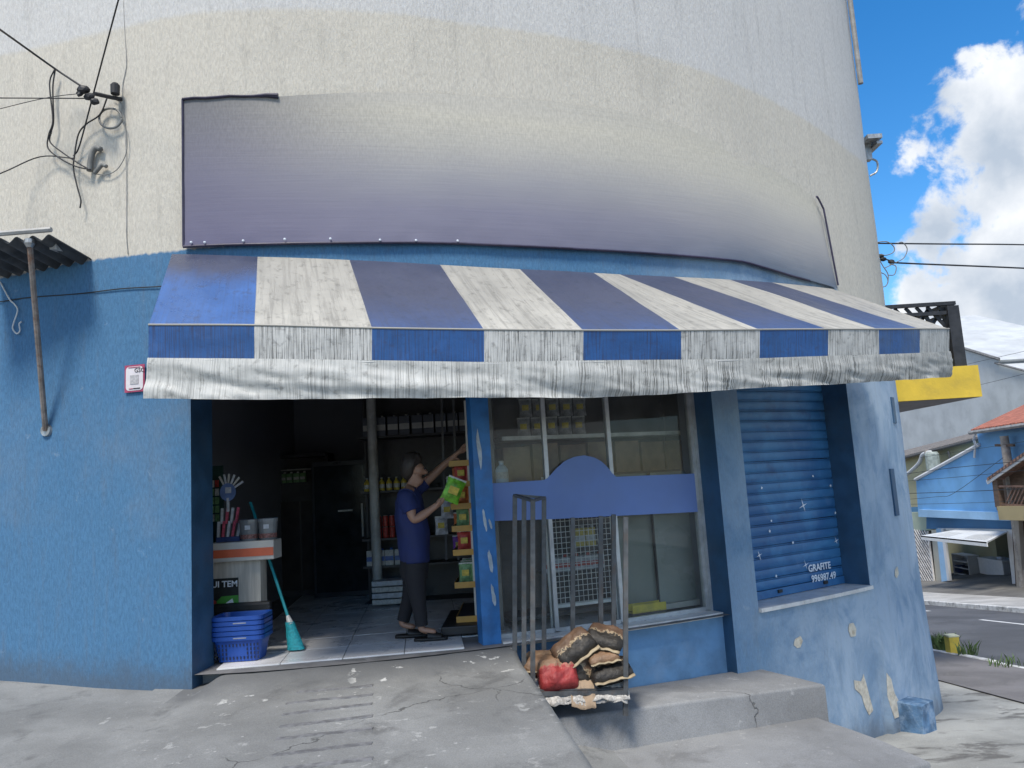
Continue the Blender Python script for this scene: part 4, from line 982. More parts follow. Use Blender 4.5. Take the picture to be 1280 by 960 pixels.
def sack(label, c, size, rot, mat, seed, hem=True, cat='sack'):
    """a filled paper sack: pillow body with puckered ends and a folded, stitched hem"""
    L_, Wd, H = size; e = empty('charcoal_sack', c, label, cat, 'charcoal sacks on the rack'); e.rotation_euler = rot
    def surf(sign):
        def fn(u, v):
            x, y = (u-.5)*2, (v-.5)*2
            k = (max(0, 1-abs(x)**4.5)**.5)*(max(0, 1-abs(y)**3.4)**.55)
            wx = x*L_/2*(1 - .07*abs(y)**2); wy = y*Wd/2*(1 - .10*abs(x)**2)
            bump_ = .08*fbm((x*2.2+seed, y*2.2, sign)) + .06*fbm((x*5+seed, y*5, sign*2)) + .035*abs(fbm((x*3+seed, y*9, sign*2)))
            return Vector((wx, wy, sign*H/2*k*(1 + bump_*3) + .06*H*fbm((x*1.5+seed, y*1.5, 9))))
        return fn
    bm = bmesh.new(); nu, nv = 18, 14
    for sg_ in (1, -1):
        fn = surf(sg_); Vv = [[bm.verts.new(fn(i/nu, j/nv)) for j in range(nv+1)] for i in range(nu+1)]
        for i in range(nu):
            for j in range(nv):
                q = (Vv[i][j], Vv[i+1][j], Vv[i+1][j+1], Vv[i][j+1]); bm.faces.new(q if sg_ > 0 else q[::-1]).smooth = True
    bmesh.ops.remove_doubles(bm, verts=bm.verts[:], dist=.0012)
    o = obj('sack_body', bm, mat, e)
    if hem:
        def hf(u, v): x = (u-.5)*L_*.94; return Vector((x, -Wd/2 - .028*v + .008, .004*fbm((x*20, v, seed)) + .06*H*fbm((((u-.5)*2)*1.5+seed, -1.5, 9)) + .004*math.sin(u*20+seed)))
        obj('folded_hem', grid(hf, 16, 2, solid=.006), M['hem'], e)
    return e
def sp(px, py, Y): return on_y(px, py, Y)
sack('worn brown and black charcoal sack topmost on the rack, against the right upright', sp(757, 797, 5.97), (.29, .25, .115), (R(24), R(16), R(-16)), M['sack'], 1)
sack('brown and black charcoal sack tilted on the upper left of the heap, pale hem sloping', sp(717, 809, 5.90), (.32, .23, .125), (R(38), R(-30), R(14)), M['sack'], 5)
sack('small tan charcoal sack squeezed in the middle of the heap', sp(753, 820, 5.90), (.24, .22, .09), (R(10), R(-6), R(6)), M['sack_brown'], 9)
sack('black charcoal sack lying lowest beside the right upright', sp(762, 838, 5.88), (.32, .26, .125), (R(18), R(-8), R(8)), M['sack'], 13)
sack('black charcoal sack standing on edge next to the red sack', sp(730, 838, 5.90), (.27, .22, .12), (R(70), R(64), R(0)), M['sack'], 17)
sack('red and tan charcoal sack at the front of the rack', sp(697, 844, 5.84), (.30, .25, .19), (R(50), R(-3), R(6)), M['sack_red'], 21)
sack('flat brown charcoal sack behind the red one', sp(686, 829, 6.00), (.40, .30, .15), (R(8), R(0), R(-4)), M['sack_brown'], 25)
# crumpled newspaper and cardboard on the tray
M['paper'] = pm('newspaper', (.42, .40, .37), .85, .4, 55, .5, 60, dirt=(.25, .24, .22), dirt_amt=.6, dscale=30)
M['card'] = pm('cardboard', (.30, .22, .15), .85, .2, 14, .4, 60)
fa, fb = lerpP('C', TR+.03), lerpP('H', TR+.03)
for i, (lab, u0, u1, dy, mt) in enumerate((('lower grey newspaper sheet peeping out under the whole heap', .02, 1.0, .012, 'paper'), ('crumpled newspaper edge hanging under the red sack', .0, .62, .0, 'paper'), ('crumpled newspaper edge hanging under the lowest black sack', .56, 1.03, .01, 'paper'), ('torn brown cardboard flap hanging between the newspapers', .40, .66, -.02, 'card'))):
    def pf(u, v, u0=u0, u1=u1, dy=dy, i=i):
        t = u0 + (u1-u0)*u; p = fa.lerp(fb, t); d = v
        y = .22*(1-v) - .045*v + dy; z = .012 + (.02*(1-v)) - (.12 if mt == 'paper' else .15)*max(0, v-.55)/.45*(1 + .35*fbm((t*3.2, i*2.3, 0)))
        return p + Vector((.01*fbm((t*12, v*4, i)), y + .022*fbm((t*7, v*3, i+4)), z + .016*fbm((t*6+i*3, v*3.0, 7))*(.4+v)))
    o = obj('crumpled_paper', grid(pf, 60, 14, solid=.003), M[mt]); tag(o, lab, 'newspaper' if mt == 'paper' else 'cardboard', None)

# ------------------------------------------------------------------ inside: counter and what stands by it
def plain(name, col, rough=.5, **k): 
    if name not in M: M[name] = pm(name, col, rough, **k)
    return M[name]
lam = plain('pale_wood_laminate', (.48, .45, .40), .5, var=.18, scale=4, stretch=(8, 8, .7), bump=.05)
orange = plain('orange_red_edge', (.60, .13, .06), .45, var=.1); ltgrey = plain('light_grey_edge', (.50, .49, .46), .45, var=.08); mat_black = M['black']
CY = 6.50
cr0, cr1 = on_y(325, 740, CY), on_y(345, 690, CY)
ct_z0, ct_z1 = on_y(330, 699, CY).z, on_y(330, 675, CY).z
cnt = empty('checkout_counter', (-2.6, CY+.3, 0), 'pale wood checkout counter with an orange-red striped edge inside the doorway', 'counter')
xl = RL + .02
child('body', boxm(((xl+cr0.x)/2, CY+.10, ct_z0/2), (cr0.x-xl, .16, ct_z0), bev=.004), lam, cnt)
child('worktop', boxm(((xl+cr1.x)/2, CY+.05, (ct_z0+ct_z1)/2), (cr1.x-xl, .22, ct_z1-ct_z0), bev=.01), ltgrey, cnt)
child('edge_stripe', boxm(((xl+cr1.x)/2, CY-.0625, (ct_z0+ct_z1)/2-.012), (cr1.x-xl-.004, .006, (ct_z1-ct_z0)*.42)), orange, cnt)
child('bumper', boxm(((xl+cr1.x)/2-.02, CY-.01, on_y(300, 762, CY).z), (cr1.x-xl-.05, .07, .115), bev=.02), mat_black, cnt)
pa, pb = on_y(262, 728, CY+.01), on_y(298, 757, CY+.01)
sp_ = child('poster', boxm(((pa.x-.25+pb.x)/2, CY+.017, (pa.z+pb.z)/2+.01), (pb.x-pa.x+.25, .004, pa.z-pb.z+.03)), plain('poster_black', (.025, .028, .028), .4), cnt)
zmid = pb.z + .055
child('poster_green', poly_prism([(pb.x, CY+.0135, pb.z-.005), (pb.x, CY+.0135, zmid+.03), (pb.x-.14, CY+.0135, zmid+.025), (pb.x-.18, CY+.0135, zmid-.01), (pb.x-.18, CY+.0135, pb.z-.005)], (0, .001, 0)), plain('poster_green', (.07, .28, .05), .4), sp_)
child('poster_red', poly_prism([(pb.x-.183, CY+.0135, pb.z-.005), (pb.x-.183, CY+.0135, zmid-.01), (pb.x-.26, CY+.0135, zmid+.03), (pb.x-.34, CY+.0135, pb.z-.005)], (0, .001, 0)), plain('poster_red', (.35, .05, .05), .4), sp_)
child('poster_white', poly_prism([(pb.x-.13, CY+.012, zmid-.045), (pb.x-.05, CY+.012, zmid+.005), (pb.x-.04, CY+.012, zmid-.03), (pb.x-.07, CY+.012, zmid-.055)], (0, .001, 0)), M['chalk'], sp_)
tx = text_mesh('poster_lettering', 'AQUI TEM', .070, Matrix.Translation((pb.x-.004, CY+.0125, pa.z-.045)) @ Matrix.Rotation(math.pi/2, 4, 'X'), M['chalk'], bold=True, align='RIGHT'); tx.parent = sp_

# nested blue shopping baskets
bblue = plain('basket_blue', (.010, .06, .30), .4, var=.12, bump=.0)
bk0, bk1 = on_y(263, 800, 6.05), on_y(327, 800, 6.05)
BW = .40; bx_ = bk1.x - BW/2
def basket(zb, first, nth=''):
    e = empty('shopping_basket', (bx_, 6.20, zb), ('blue plastic shopping basket, lowest of the nested stack by the counter' if first else f'blue plastic basket nested {nth} from the bottom of the stack by the counter'), 'basket', 'nested blue baskets')
    def sq(t, hx, hy, r=.05):
        # rounded rectangle
        P = []
        for k, (sx, sy) in enumerate(((1, 1), (-1, 1), (-1, -1), (1, -1))):
            for a in range(5): th = (k + a/4)*math.pi/2; P.append(Vector((sx*(hx-r) + r*math.cos(th), sy*(hy-r) + r*math.sin(th), t)))
        return P
    bm = bmesh.new(); H = .19
    lv = [(0.0, .80), (.03, .82), (.10, .88), (.17, .94), (H-.03, .985), (H-.03, 1.03), (H, 1.03), (H, .97), (H-.03, .95), (.02, .78)]
    rings = [[bm.verts.new(p) for p in sq(z, BW/2*k, .14*k)] for z, k in lv]
    for A_, B_ in zip(rings, rings[1:]):
        for i in range(20): bm.faces.new((A_[i], A_[(i+1) % 20], B_[(i+1) % 20], B_[i]))
    bm.faces.new(rings[0][::-1]); bm.faces.new(rings[-1])
    obj('basket_shell', bm, bblue, e)
    if first:
        for r_ in range(4):
            for c_ in range(13):
                if 3 < c_ < 9 and 1 <= r_ <= 2: continue
                zc = .028 + r_*.032; k = .83 + zc*.62; x = (c_-6)*.027
                obj('slot', boxm((x, -.14*k-.0012, zc), (.010, .004, .020)), plain('slot_dark', (.004, .012, .05), .6), e)
    if nth in ('', 'fourth'): obj('brand_strip', boxm((.03, -.14*1.03-.001, H-.013), (.10, .002, .009)), plain('worn_print', (.22, .25, .34), .6), e)
    return e
for i in range(5): basket(.003 + i*.037, i == 0, ('', 'second', 'third', 'fourth', 'topmost, fifth')[i])

# lollipop display, candy tubs, green carded packs on the counter
pink = plain('candy_pink', (.55, .10, .16), .4, var=.3, scale=60); pale = plain('pale_card', (.50, .52, .56), .5, var=.15, scale=30); navy = plain('navy_card', (.05, .08, .22), .5); 
dx = on_y(287, 640, 6.62); dsp = empty('candy_display', (dx.x, 6.58, ct_z1), 'candy stick display stand with a round blue header on the counter', 'display')
z0 = ct_z1
child('base', boxm((dx.x, 6.62, z0+.02), (.20, .10, .04), bev=.005), navy, dsp)
for row, (zb, h) in enumerate(((.04, .13), (.15, .13))):
    for k in range(5 - row):
        x = dx.x - .08 + row*.02 + k*.04; child('candy_stick', barm((x - .01, 6.60+.03*row, z0+zb), (x + (k-2)*.006, 6.62+.03*row, z0+zb+h), .02, .02), pink if k % 2 else pale, dsp)
hc = on_y(285, 615, 6.63)
bm = bmesh.new(); bmesh.ops.create_cone(bm, cap_ends=True, segments=24, radius1=.068, radius2=.068, depth=.012, matrix=Matrix.Translation(hc) @ Matrix.Rotation(math.pi/2, 4, 'X') @ Matrix.Diagonal((1, 1.12, 1, 1))); hd = child('header', bm, plain('header_blue', (.13, .2, .42), .5), dsp)
child('header_label', boxm(hc + Vector((.005, -.008, .015)), (.05, .003, .05)), pale, hd)
child('stem', barm((hc.x, 6.63, z0+.25), (hc.x, 6.63, hc.z-.05), .02), pale, dsp)
for k, a in enumerate((-28, -12, 4, 22, 40, 58)):
    d = Vector((math.sin(R(a)), 0, math.cos(R(a)))); child('candy_stick', barm(hc + d*.065, hc + d*.155, .016, .01, up=(0, 1, 0)), pale if k % 2 else ltgrey, dsp)
tubm = plain('clear_tub', (.20, .21, .22), .2, var=.2); candyr = plain('candy_mix', (.22, .10, .09), .5, var=.6, scale=70)
for px, w, lab in ((314, .085, 'clear candy tub with a white label on the counter'), (337, .085, 'clear tub of reddish sweets on the counter end')):
    c = on_y(px, 664, 6.62); e = empty('candy_tub', (c.x, 6.58, ct_z1), lab, 'tub', 'candy tubs on the counter')
    child('tub', lathem([(w*.80, 0), (w*.84, .02), (w*.92, .13), (w*.95, .15)], (c.x, 6.58, ct_z1), 18), tubm, e)
    child('sweets', lathem([(w*.86, .015), (w*.88, .05), (.02, .055)], (c.x, 6.575, ct_z1+.002), 18), candyr, e)
    child('lid', lathem([(w*1.0, .15), (w*1.0, .172), (w*.9, .178)], (c.x, 6.58, ct_z1), 18), tubm, e)
    child('label', boxm((c.x+.01, 6.58-w*.93, ct_z1+.11), (.045, .003, .035)), pale, e)
greenp = plain('green_pack', (.16, .30, .14), .5, var=.35, scale=40); whitep = plain('white_pack', (.5, .5, .48), .5, var=.2, scale=40); redp = plain('red_pack', (.40, .05, .04), .45, var=.3, scale=40); yellowp = plain('yellow_pack', (.55, .42, .06), .5, var=.25, scale=40)
gx = on_y(268, 625, 6.85); ge = empty('carded_pack_rack', (gx.x-.08, 6.85, 0), 'upright rack of small green carded packs behind the counter', 'rack')
child('panel', boxm((gx.x-.08, 6.90, (ct_z1+.66)/2), (.28, .02, ct_z1+.66)), plain('dark_green', (.02, .06, .05), .6), ge)
child('panel_foot', boxm((gx.x-.08, 6.90, .012), (.28, .22, .024)), plain('dark_green', (.02, .06, .05), .6), ge)
for r_ in range(5):
    for c_ in range(6): child('pack', boxm((gx.x-.19+c_*.042, 6.86, ct_z1+.20+r_*.075), (.032, .012, .062)), (greenp if r_ < 4 else redp) if (c_ + r_) % 4 else whitep, ge)

# broom leaning on the counter end
teal = plain('teal_plastic', (.02, .26, .30), .4, var=.12); bristle = plain('teal_bristle', (.02, .30, .34), .6, var=.3, scale=60)
b_top, b_bot = on_y(313, 628, 6.86), on_y(362, 777, 6.42)
br_ = empty('broom', on_y(368, 803, 6.38), 'teal broom leaning against the counter end', 'broom'); br_.location.z = 0
child('handle', tubem([b_top, b_bot], .012, 8), teal, br_)
hd_ = on_y(366, 783, 6.40); dirb = (b_bot-b_top).normalized()
def broom_fn(u, v):
    w = .034 + .036*v; x = (u-.5)*2; c = b_bot.lerp(Vector((hd_.x+.03, 6.38, .012)), v)
    a = u*2*math.pi; return c + Vector((math.cos(a)*w, math.sin(a)*.035, 0)) + Vector((0, 0, .02*x*0)) + .006*Vector((fbm((a*3, v*8, 0)), 0, 0))
child('brush_head', grid(broom_fn, 24, 8), bristle, br_)
child('ferrule', tubem([b_bot - dirb*.05, b_bot + dirb*.03], [.016, .03], 10), whitep, br_)

# steel column in the middle of the shop
pz = on_z(473, 755, 0); pt = on_y(466, 497, pz.y)
colm = obj('steel_column', tubem([(pz.x, pz.y, -.005), (pz.x, pz.y, 2.62)], .055, 16), plain('column_grey', (.50, .50, .48), .5)); smooth(colm, 40); keep(colm, bld)

# ------------------------------------------------------------------ back of the shop: shelving and goods
dshelf = plain('dark_shelf', (.05, .05, .055), .5); strip_y = plain('price_strip', (.50, .28, .06), .5, var=.12)
def shelf_unit(name, label, x0, x1, y0, y1, zs, top, cat='shelf', side=True):
    e = empty(name, ((x0+x1)/2, (y0+y1)/2, 0), label, cat)
    child('back_panel', boxm(((x0+x1)/2, y1-.01, top/2), (x1-x0, .02, top)), dshelf, e)
    for x in (x0+.01, x1-.01): child('upright', boxm((x, y1-.04, top/2), (.025, .05, top)), dshelf, e)
    for z in zs:
        s = child('shelf_board', boxm(((x0+x1)/2, (y0+y1)/2, z-.012), (x1-x0-.03, y1-y0-.03, .022)), dshelf, e)
    return e
def goods(kind, label, cat, group, spots, maker):
    """look-alike goods: build one with its parts, then copy it"""
    src = None
    for (x, y, z) in spots:
        if src is None: src = maker(kind, label, cat, group); o = src; ch = None
        else:
            o = src.copy(); COL.objects.link(o)
            for c in list(src.children):
                d = c.copy(); COL.objects.link(d); d.parent = o
        o.location = (x, y, z); o.rotation_euler.z = random.uniform(-.15, .15)
def can_maker(col, r=.033, h=.12):
    def f(kind, label, cat, group):
        e = empty(kind, (0, 0, 0), label, cat, group)
        obj('can_body', lathem([(r*.85, 0), (r, .008), (r, h-.012), (r*.82, h)], (0, 0, 0), 14), col, e); obj('can_lid', lathem([(r*.8, h-.001), (r*.8, h+.003), (r*.6, h+.002)], (0, 0, 0), 14), ltgrey, e); return e
    return f
def carton_maker(col, cap, w=.095, d=.065, h=.17):
    def f(kind, label, cat, group):
        e = empty(kind, (0, 0, 0), label, cat, group)
        obj('carton', boxm((0, 0, h/2), (w, d, h), bev=.003), col, e); obj('cap', lathem([(.016, h), (.016, h+.018), (.012, h+.02)], (.02, 0, 0), 10), cap, e); obj('print_band', boxm((0, -d/2-.001, h*.45), (w*.96, .002, h*.3)), cap, e); return e
    return f
def bottle_maker(col, capc, r=.035, h=.22):
    def f(kind, label, cat, group):
        e = empty(kind, (0, 0, 0), label, cat, group)
        obj('bottle_body', lathem([(r*.9, 0), (r, .01), (r, h*.6), (r*.75, h*.72), (r*.36, h*.82), (r*.36, h*.93)], (0, 0, 0), 14), col, e); obj('bottle_cap', lathem([(r*.42, h*.92), (r*.42, h), (r*.3, h+.002)], (0, 0, 0), 10), capc, e); obj('bottle_label', lathem([(r*1.02, h*.2), (r*1.02, h*.5)], (0, 0, 0), 14), whitep, e); return e
    return f
BY = 8.9
xa, xb = on_y(452, 650, BY).x, on_y(602, 650, BY).x
lev = [on_y(485, y, BY).z for y in (752, 706, 672, 613, 545)]
shelf_unit('wall_shelving', 'dark metal wall shelving with cans and cartons behind the shopper', xa, xb, BY-.1, BY+.35, lev, 2.45)
blue_cap = plain('blue_cap', (.04, .12, .42), .4)
goods('soda_can', 'red can in the lower row, standing directly on the dark shelf', 'can', 'red cans on the wall shelving', [(xa+.20+k*.075, BY-.02, lev[2]) for k in range(8)], can_maker(redp))
goods('soda_can', 'red can stacked on top of the lower row of red cans', 'can', 'red cans on the wall shelving', [(xa+.20+k*.075, BY-.02, lev[2]+.128) for k in range(8)], can_maker(redp))
goods('milk_carton', 'white and blue carton on the low shelf of the dark shelving', 'carton', 'milk cartons on the low shelf', [(xa+.10+k*.105, BY-.02, lev[1]) for k in range(6)], carton_maker(whitep, blue_cap))
goods('juice_bottle', 'pale yellow bottle on the dark wall shelving', 'bottle', 'yellow bottles on the shelf', [(xa+.08+k*.085, BY-.02, lev[3]) for k in range(9)], bottle_maker(yellowp, whitep, .034, .15))
goods('cereal_box', 'dark boxed pack on the high shelf of the wall shelving', 'box', 'boxes on the high shelf', [(xa+.12+k*.14, BY, lev[4]) for k in range(9)], carton_maker(plain('grey_blue_box', (.10, .11, .14), .5, var=.3), ltgrey, .12, .08, .22))
ce = empty('milk_crate', (xa+.36, BY-.25, 0), 'pale crate of folded packs on the floor by the column', 'crate')
for k in range(4): child('pack_layer', boxm((xa+.36, BY-.25, .05+k*.065), (.40, .26, .052), bev=.004), whitep if k % 2 == 0 else pale, ce)
# rear wall: sideboard with glazed cabinet and notices
RY = 10.0
x0, x1 = on_y(336, 600, RY).x, on_y(412, 600, RY).x; zt, zb_ = on_y(372, 568, RY).z, on_y(372, 606, RY).z
sb_ = empty('sideboard', ((x0+x1)/2, RY+.2, 0), 'dark low sideboard along the rear wall of the shop', 'cabinet')
child('carcass', boxm(((x0+x1)/2+.35, RY+.2, zb_/2), (x1-x0+1.3, .5, zb_)), dshelf, sb_)
for k in range(4): child('door', boxm(((x0+x1)/2-.15+k*.36, RY-.06, zb_*.45), (.34, .02, zb_*.8), bev=.004), plain('dark_door', (.035, .03, .03), .4), sb_)
gc = empty('glass_cabinet', ((x0+x1)/2, RY+.1, zb_), 'dark counter-top cabinet with small goods on the sideboard', 'cabinet')
for c_, s_2 in ((((x0+x1)/2, RY+.25, (zb_+zt)/2), (x1-x0, .02, zt-zb_)), (((x0+x1)/2, RY+.1, zt-.02), (x1-x0, .34, .04)), (((x0+x1)/2, RY+.1, zb_+.015), (x1-x0, .34, .03)), ((x0+.015, RY+.1, (zb_+zt)/2), (.03, .34, zt-zb_)), ((x1-.015, RY+.1, (zb_+zt)/2), (.03, .34, zt-zb_))): child('cabinet_panel', boxm(c_, s_2), dshelf, gc)
child('cabinet_shelf', boxm(((x0+x1)/2, RY+.1, (zb_+zt)/2), (x1-x0-.06, .3, .012)), ltgrey, gc)
goods('snack_box', 'small green pack inside the dark counter-top cabinet', 'box', 'packs in the counter-top cabinet', [(x0+.10+k*.085, RY+.02, zb_+.031) for k in range(5)], carton_maker(greenp, whitep, .07, .05, .12))
for px, py, wpx, hpx, lab in ((410, 588, 24, 22, 'white notice sheet with a dark emblem above the sideboard'), (433, 586, 16, 12, 'small grey notice sheet beside the white one')):
    c = on_y(px, py, RY+.5); o = obj('notice_sheet', boxm(c, (wpx/92, .006, hpx/92)), whitep if wpx > 20 else pale); tag(o, lab, 'notice')
    o.location.y += 0
    if wpx > 20: child('emblem', lathem([(.05, 0), (.05, .002)], (0, 0, 0), 18), M['ink'], o).matrix_basis = Matrix.Translation(c + Vector((0, -.004, .01))) @ Matrix.Rotation(math.pi/2, 4, 'X')
for px, Y in ((420, 9.7),):
    pass
# second dark cooler between sideboard and shelving
c0 = on_y(425, 620, 9.6); c1 = on_y(447, 620, 9.6)
fr = empty('upright_cooler', ((c0.x+c1.x)/2, 9.8, 0), 'tall dark upright cooler beside the wall shelving', 'cooler')
ctop = on_y(436, 575, 9.6).z
child('cabinet', boxm(((c0.x+c1.x)/2-.1, 9.85, ctop/2), (c1.x-c0.x+.5, .5, ctop), bev=.01), plain('cooler_dark', (.03, .035, .045), .35), fr); child('door', boxm(((c0.x+c1.x)/2-.1, 9.585, ctop/2), (c1.x-c0.x+.42, .03, ctop-.12), bev=.006), plain('cooler_glass', (.02, .025, .03), .1), fr)
child('handle', boxm((c1.x+.06, 9.56, ctop*.55), (.02, .03, .4)), ltgrey, fr); child('price_light', boxm((c1.x-.15, 9.565, on_y(436, 638, 9.55).z), (.18, .01, .02)), whitep, fr)

# gondola seen from its end, beside the blue post
GX0 = on_y(578, 700, 6.75).x; GX1 = on_y(606, 700, 6.75).x + .15
gon = empty('snack_gondola', ((GX0+GX1)/2, 7.1, 0), 'snack shelf gondola with ochre price strips beside the blue post', 'shelf')
child('spine', boxm(((GX0+GX1)/2+.14, 7.2, 1.0), (.03, .95, 2.0)), plain('pegboard', (.20, .20, .19), .7), gon)
child('foot', boxm((GX0+.02, 7.0, .05), (.42, .9, .07), bev=.01), mat_black, gon)
child('upright', boxm((GX0+.10, 6.74, 1.0), (.03, .03, 1.95)), ltgrey, gon)
gz_l = [on_y(590, y, 6.7).z for y in (774, 731, 690, 660, 632, 604, 578)]
for z in gz_l:
    sh_ = child('shelf_board', boxm((GX0+.10, 7.15, z), (.34, .85, .02)), dshelf, gon)
    child('price_strip', boxm((GX0+.08, 6.722, z), (.30, .006, .05)), strip_y, sh_); child('price_strip', boxm((GX0-.073, 7.15, z), (.006, .85, .05)), strip_y, sh_)
def pouch(col):
    def f(kind, label, cat, group):
        e = empty(kind, (0, 0, 0), label, cat, group)
        def s_(sg):
            return lambda u, v: Vector(((u-.5)*.12*(1-.1*math.sin(math.pi*v)), sg*.026*(max(0, math.sin(math.pi*u))**.6)*(max(0, math.sin(math.pi*v))**.5) + .004*fbm((u*6, v*6, sg)), v*.16))
        bm = bmesh.new()
        for sg in (1, -1):
            fn = s_(sg); V_ = [[bm.verts.new(fn(i/8, j/8)) for j in range(9)] for i in range(9)]
            for i in range(8):
                for j in range(8): bm.faces.new((V_[i][j], V_[i+1][j], V_[i+1][j+1], V_[i][j+1])).smooth = True
        bmesh.ops.remove_doubles(bm, verts=bm.verts[:], dist=.0008)
        obj('pouch', bm, col, e); obj('crimp', boxm((0, 0, .163), (.115, .003, .012)), whitep, e); obj('print_patch', boxm((0, -.0285, .085), (.06, .002, .05)), yellowp, e); return e
    return f
orangep = plain('orange_pack', (.55, .15, .04), .4, var=.3, scale=40); purplep = plain('purple_pack', (.16, .04, .28), .4, var=.3, scale=40); silver = plain('silver_pack', (.42, .43, .46), .35, var=.4, scale=30)
for k, (lv_, col, lab) in enumerate(((1, greenp, 'green snack pouch on the lowest gondola shelf'), (2, redp, 'red snack pouch on the second gondola shelf'), (3, greenp, 'green snack pouch on the third gondola shelf'), (4, orangep, 'orange snack pouch on the fourth gondola shelf'), (5, redp, 'red snack pouch on the high gondola shelf'))):
    goods('snack_pouch', lab, 'snack pack', 'snack pouches on the gondola', [(GX0+.02+i*.10, 6.80+.22*j, gz_l[lv_]+.011) for i in range(2) for j in range(3)], pouch(col))
goods('snack_pouch', 'orange snack pouch on the gondola shelf above the green ones', 'snack pack', 'snack pouches on the gondola', [(GX0+.13+i*.09, 6.78+.2*j, gz_l[3]+.011) for i in range(2) for j in range(3)], pouch(orangep))
goods('snack_pouch', 'silver snack pouch tucked beside the red ones on the second gondola shelf', 'snack pack', 'snack pouches on the gondola', [(GX0+.21, 6.76+.2*j, gz_l[2]+.011) for j in range(3)], pouch(silver))
# clip strips of hanging packs
for px, py, col, lab in ((559, 640, silver, 'silver'), (573, 596, orangep, 'orange'), (575, 655, orangep, 'orange'), (574, 684, purplep, 'purple'), (552, 660, silver, 'silver'), (566, 610, whitep, 'white')):
    c = on_y(px, py, 7.25); e = pouch(col)('snack_pouch', f'{lab} snack pouch hanging on a clip strip in front of the shelving', 'snack pack', 'hanging snack pouches'); e.location = c - Vector((0, 0, .06))
for px in (556, 571):
    a, b = on_y(px, 560, 7.27), on_y(px+2, 700, 7.27); o = obj('clip_strip', barm(b, Vector((a.x, a.y, 2.6)), .02, .004), dshelf); tag(o, 'long dark clip strip hanging from the ceiling with snack pouches', 'strip', 'clip strips')

# ------------------------------------------------------------------ behind the shop window
wgrid = plain('white_wire', (.80, .81, .80), .4, var=.1, bump=0)
def wpt(px, py, off): return on_wall(px, py, off)
OFF = -.44
sA, sB = wall_s(686, 700, OFF)[0], wall_s(766, 700, OFF)[0]
zA, zB = wall_s(726, 752, OFF)[1], wall_s(726, 640, OFF)[1]
wd_ = empty('wire_display', W((sA+sB)/2, 0, OFF-.1), 'white wire mesh display stand with packaged goods behind the shop window', 'display')
for k in range(15): s = sA + (sB-sA)*k/14; child('wire', tubem([W(s, zA, OFF), W(s, zB+.3, OFF)], .0028, 4), wgrid, wd_)
for k in range(24): z = zA + (zB+.3-zA)*k/23; child('wire', tubem([W(sA, z, OFF), W(sB, z, OFF)], .0028, 4), wgrid, wd_)
for s in (sA-.01, sB+.01): child('frame_post', tubem([W(s, 0, OFF), W(s, zB+.32, OFF)], .010, 8), wgrid, wd_)
child('base_rail', vbox_on_wall(sA, sB, OFF+.02, OFF-.02, zA-.03, zA-.005), wgrid, wd_)
tz = wall_s(726, 712, OFF-.1)[1]; tz2 = wall_s(740, 682, OFF-.1)[1]
child('shelf_board', vbox_on_wall(sA, sB, OFF-.04, OFF-.35, tz-.02, tz), M['black'], wd_)
child('shelf_board', vbox_on_wall((sA+sB)/2, sB, OFF-.04, OFF-.30, tz2-.02, tz2), M['black'], wd_)
def on_s(s, off, z): p = W(s, z, off); return (p.x, p.y, z)
goods('wrapped_pack', 'clear wrapped white and red pack on the wire display shelf', 'pack', 'wrapped packs on the wire display', [on_s(sA+.07+k*.12, OFF-.12, tz) for k in range(5)], carton_maker(silver, redp, .11, .10, .12))
goods('yellow_box', 'yellow and white box on the upper shelf of the wire display', 'box', 'yellow boxes on the wire display', [on_s((sA+sB)/2+.07+k*.10, OFF-.12, tz2) for k in range(2)], carton_maker(yellowp, whitep, .085, .06, .16))
# tall shelving with bags and brown boxes behind the upper glass
brown = plain('brown_carton', (.24, .17, .12), .8, var=.25, scale=6); s0_, s1_ = wall_s(628, 560, -.62)[0], wall_s(862, 560, -.62)[0]
zk0, zk1 = wall_s(700, 604, -.62)[1], wall_s(700, 548, -.62)[1]
us = empty('window_shelving', W((s0_+s1_)/2, 0, -.8), 'shelving with brown boxes and bagged goods behind the upper window', 'shelf')
child('back_panel', vbox_on_wall(s0_, s1_, -.97, -1.0, 0.0, 2.45), dshelf, us)
for z, mm in ((zk0-.03, dshelf), (zk1, plain('white_shelf', (.62, .62, .6), .4)), (.06, dshelf)): child('shelf_board', vbox_on_wall(s0_, s1_, -.60, -.97, z, z+.035), mm, us)
for k in range(7):
    a, b = s0_ + (s1_-s0_)*k/7, s0_ + (s1_-s0_)*(k+1)/7; o = obj('brown_box', vbox_on_wall(a+.015, b-.015, -.66, -.94, zk0+.007, zk1-.03-.03*random.random()), brown); tag(o, 'plain brown cardboard box on the shelving behind the window', 'box', 'brown boxes behind the window')
goods('grey_bag', 'grey printed bag stacked on the top shelf behind the window', 'bag', 'grey bags behind the window', [on_s(s0_+.25+k*.15+(.05 if r_ else 0), -.70-.05*r_, zk1+.037+r_*.175) for r_ in range(3) for k in range(5)], pouch(plain('grey_bag', (.28, .28, .29), .5, var=.35, scale=30)))
e = bottle_maker(plain('pale_blue_tub', (.45, .55, .62), .4, var=.1), whitep, .055, .19)('white_tub', 'pale blue and white tub on the ledge behind the glass beside the post', 'tub', None); c = wpt(628, 604, -.5); e.location = c - Vector((0, 0, .0))
led = obj('glass_ledge', vbox_on_wall(ps1+.01, s_m[1]-.02, -.36, -.62, c.z-.02, c.z-.001), dshelf); tag(led, 'dark narrow ledge behind the window beside the post', 'ledge')
led2 = wpt(640, 700, -.5)
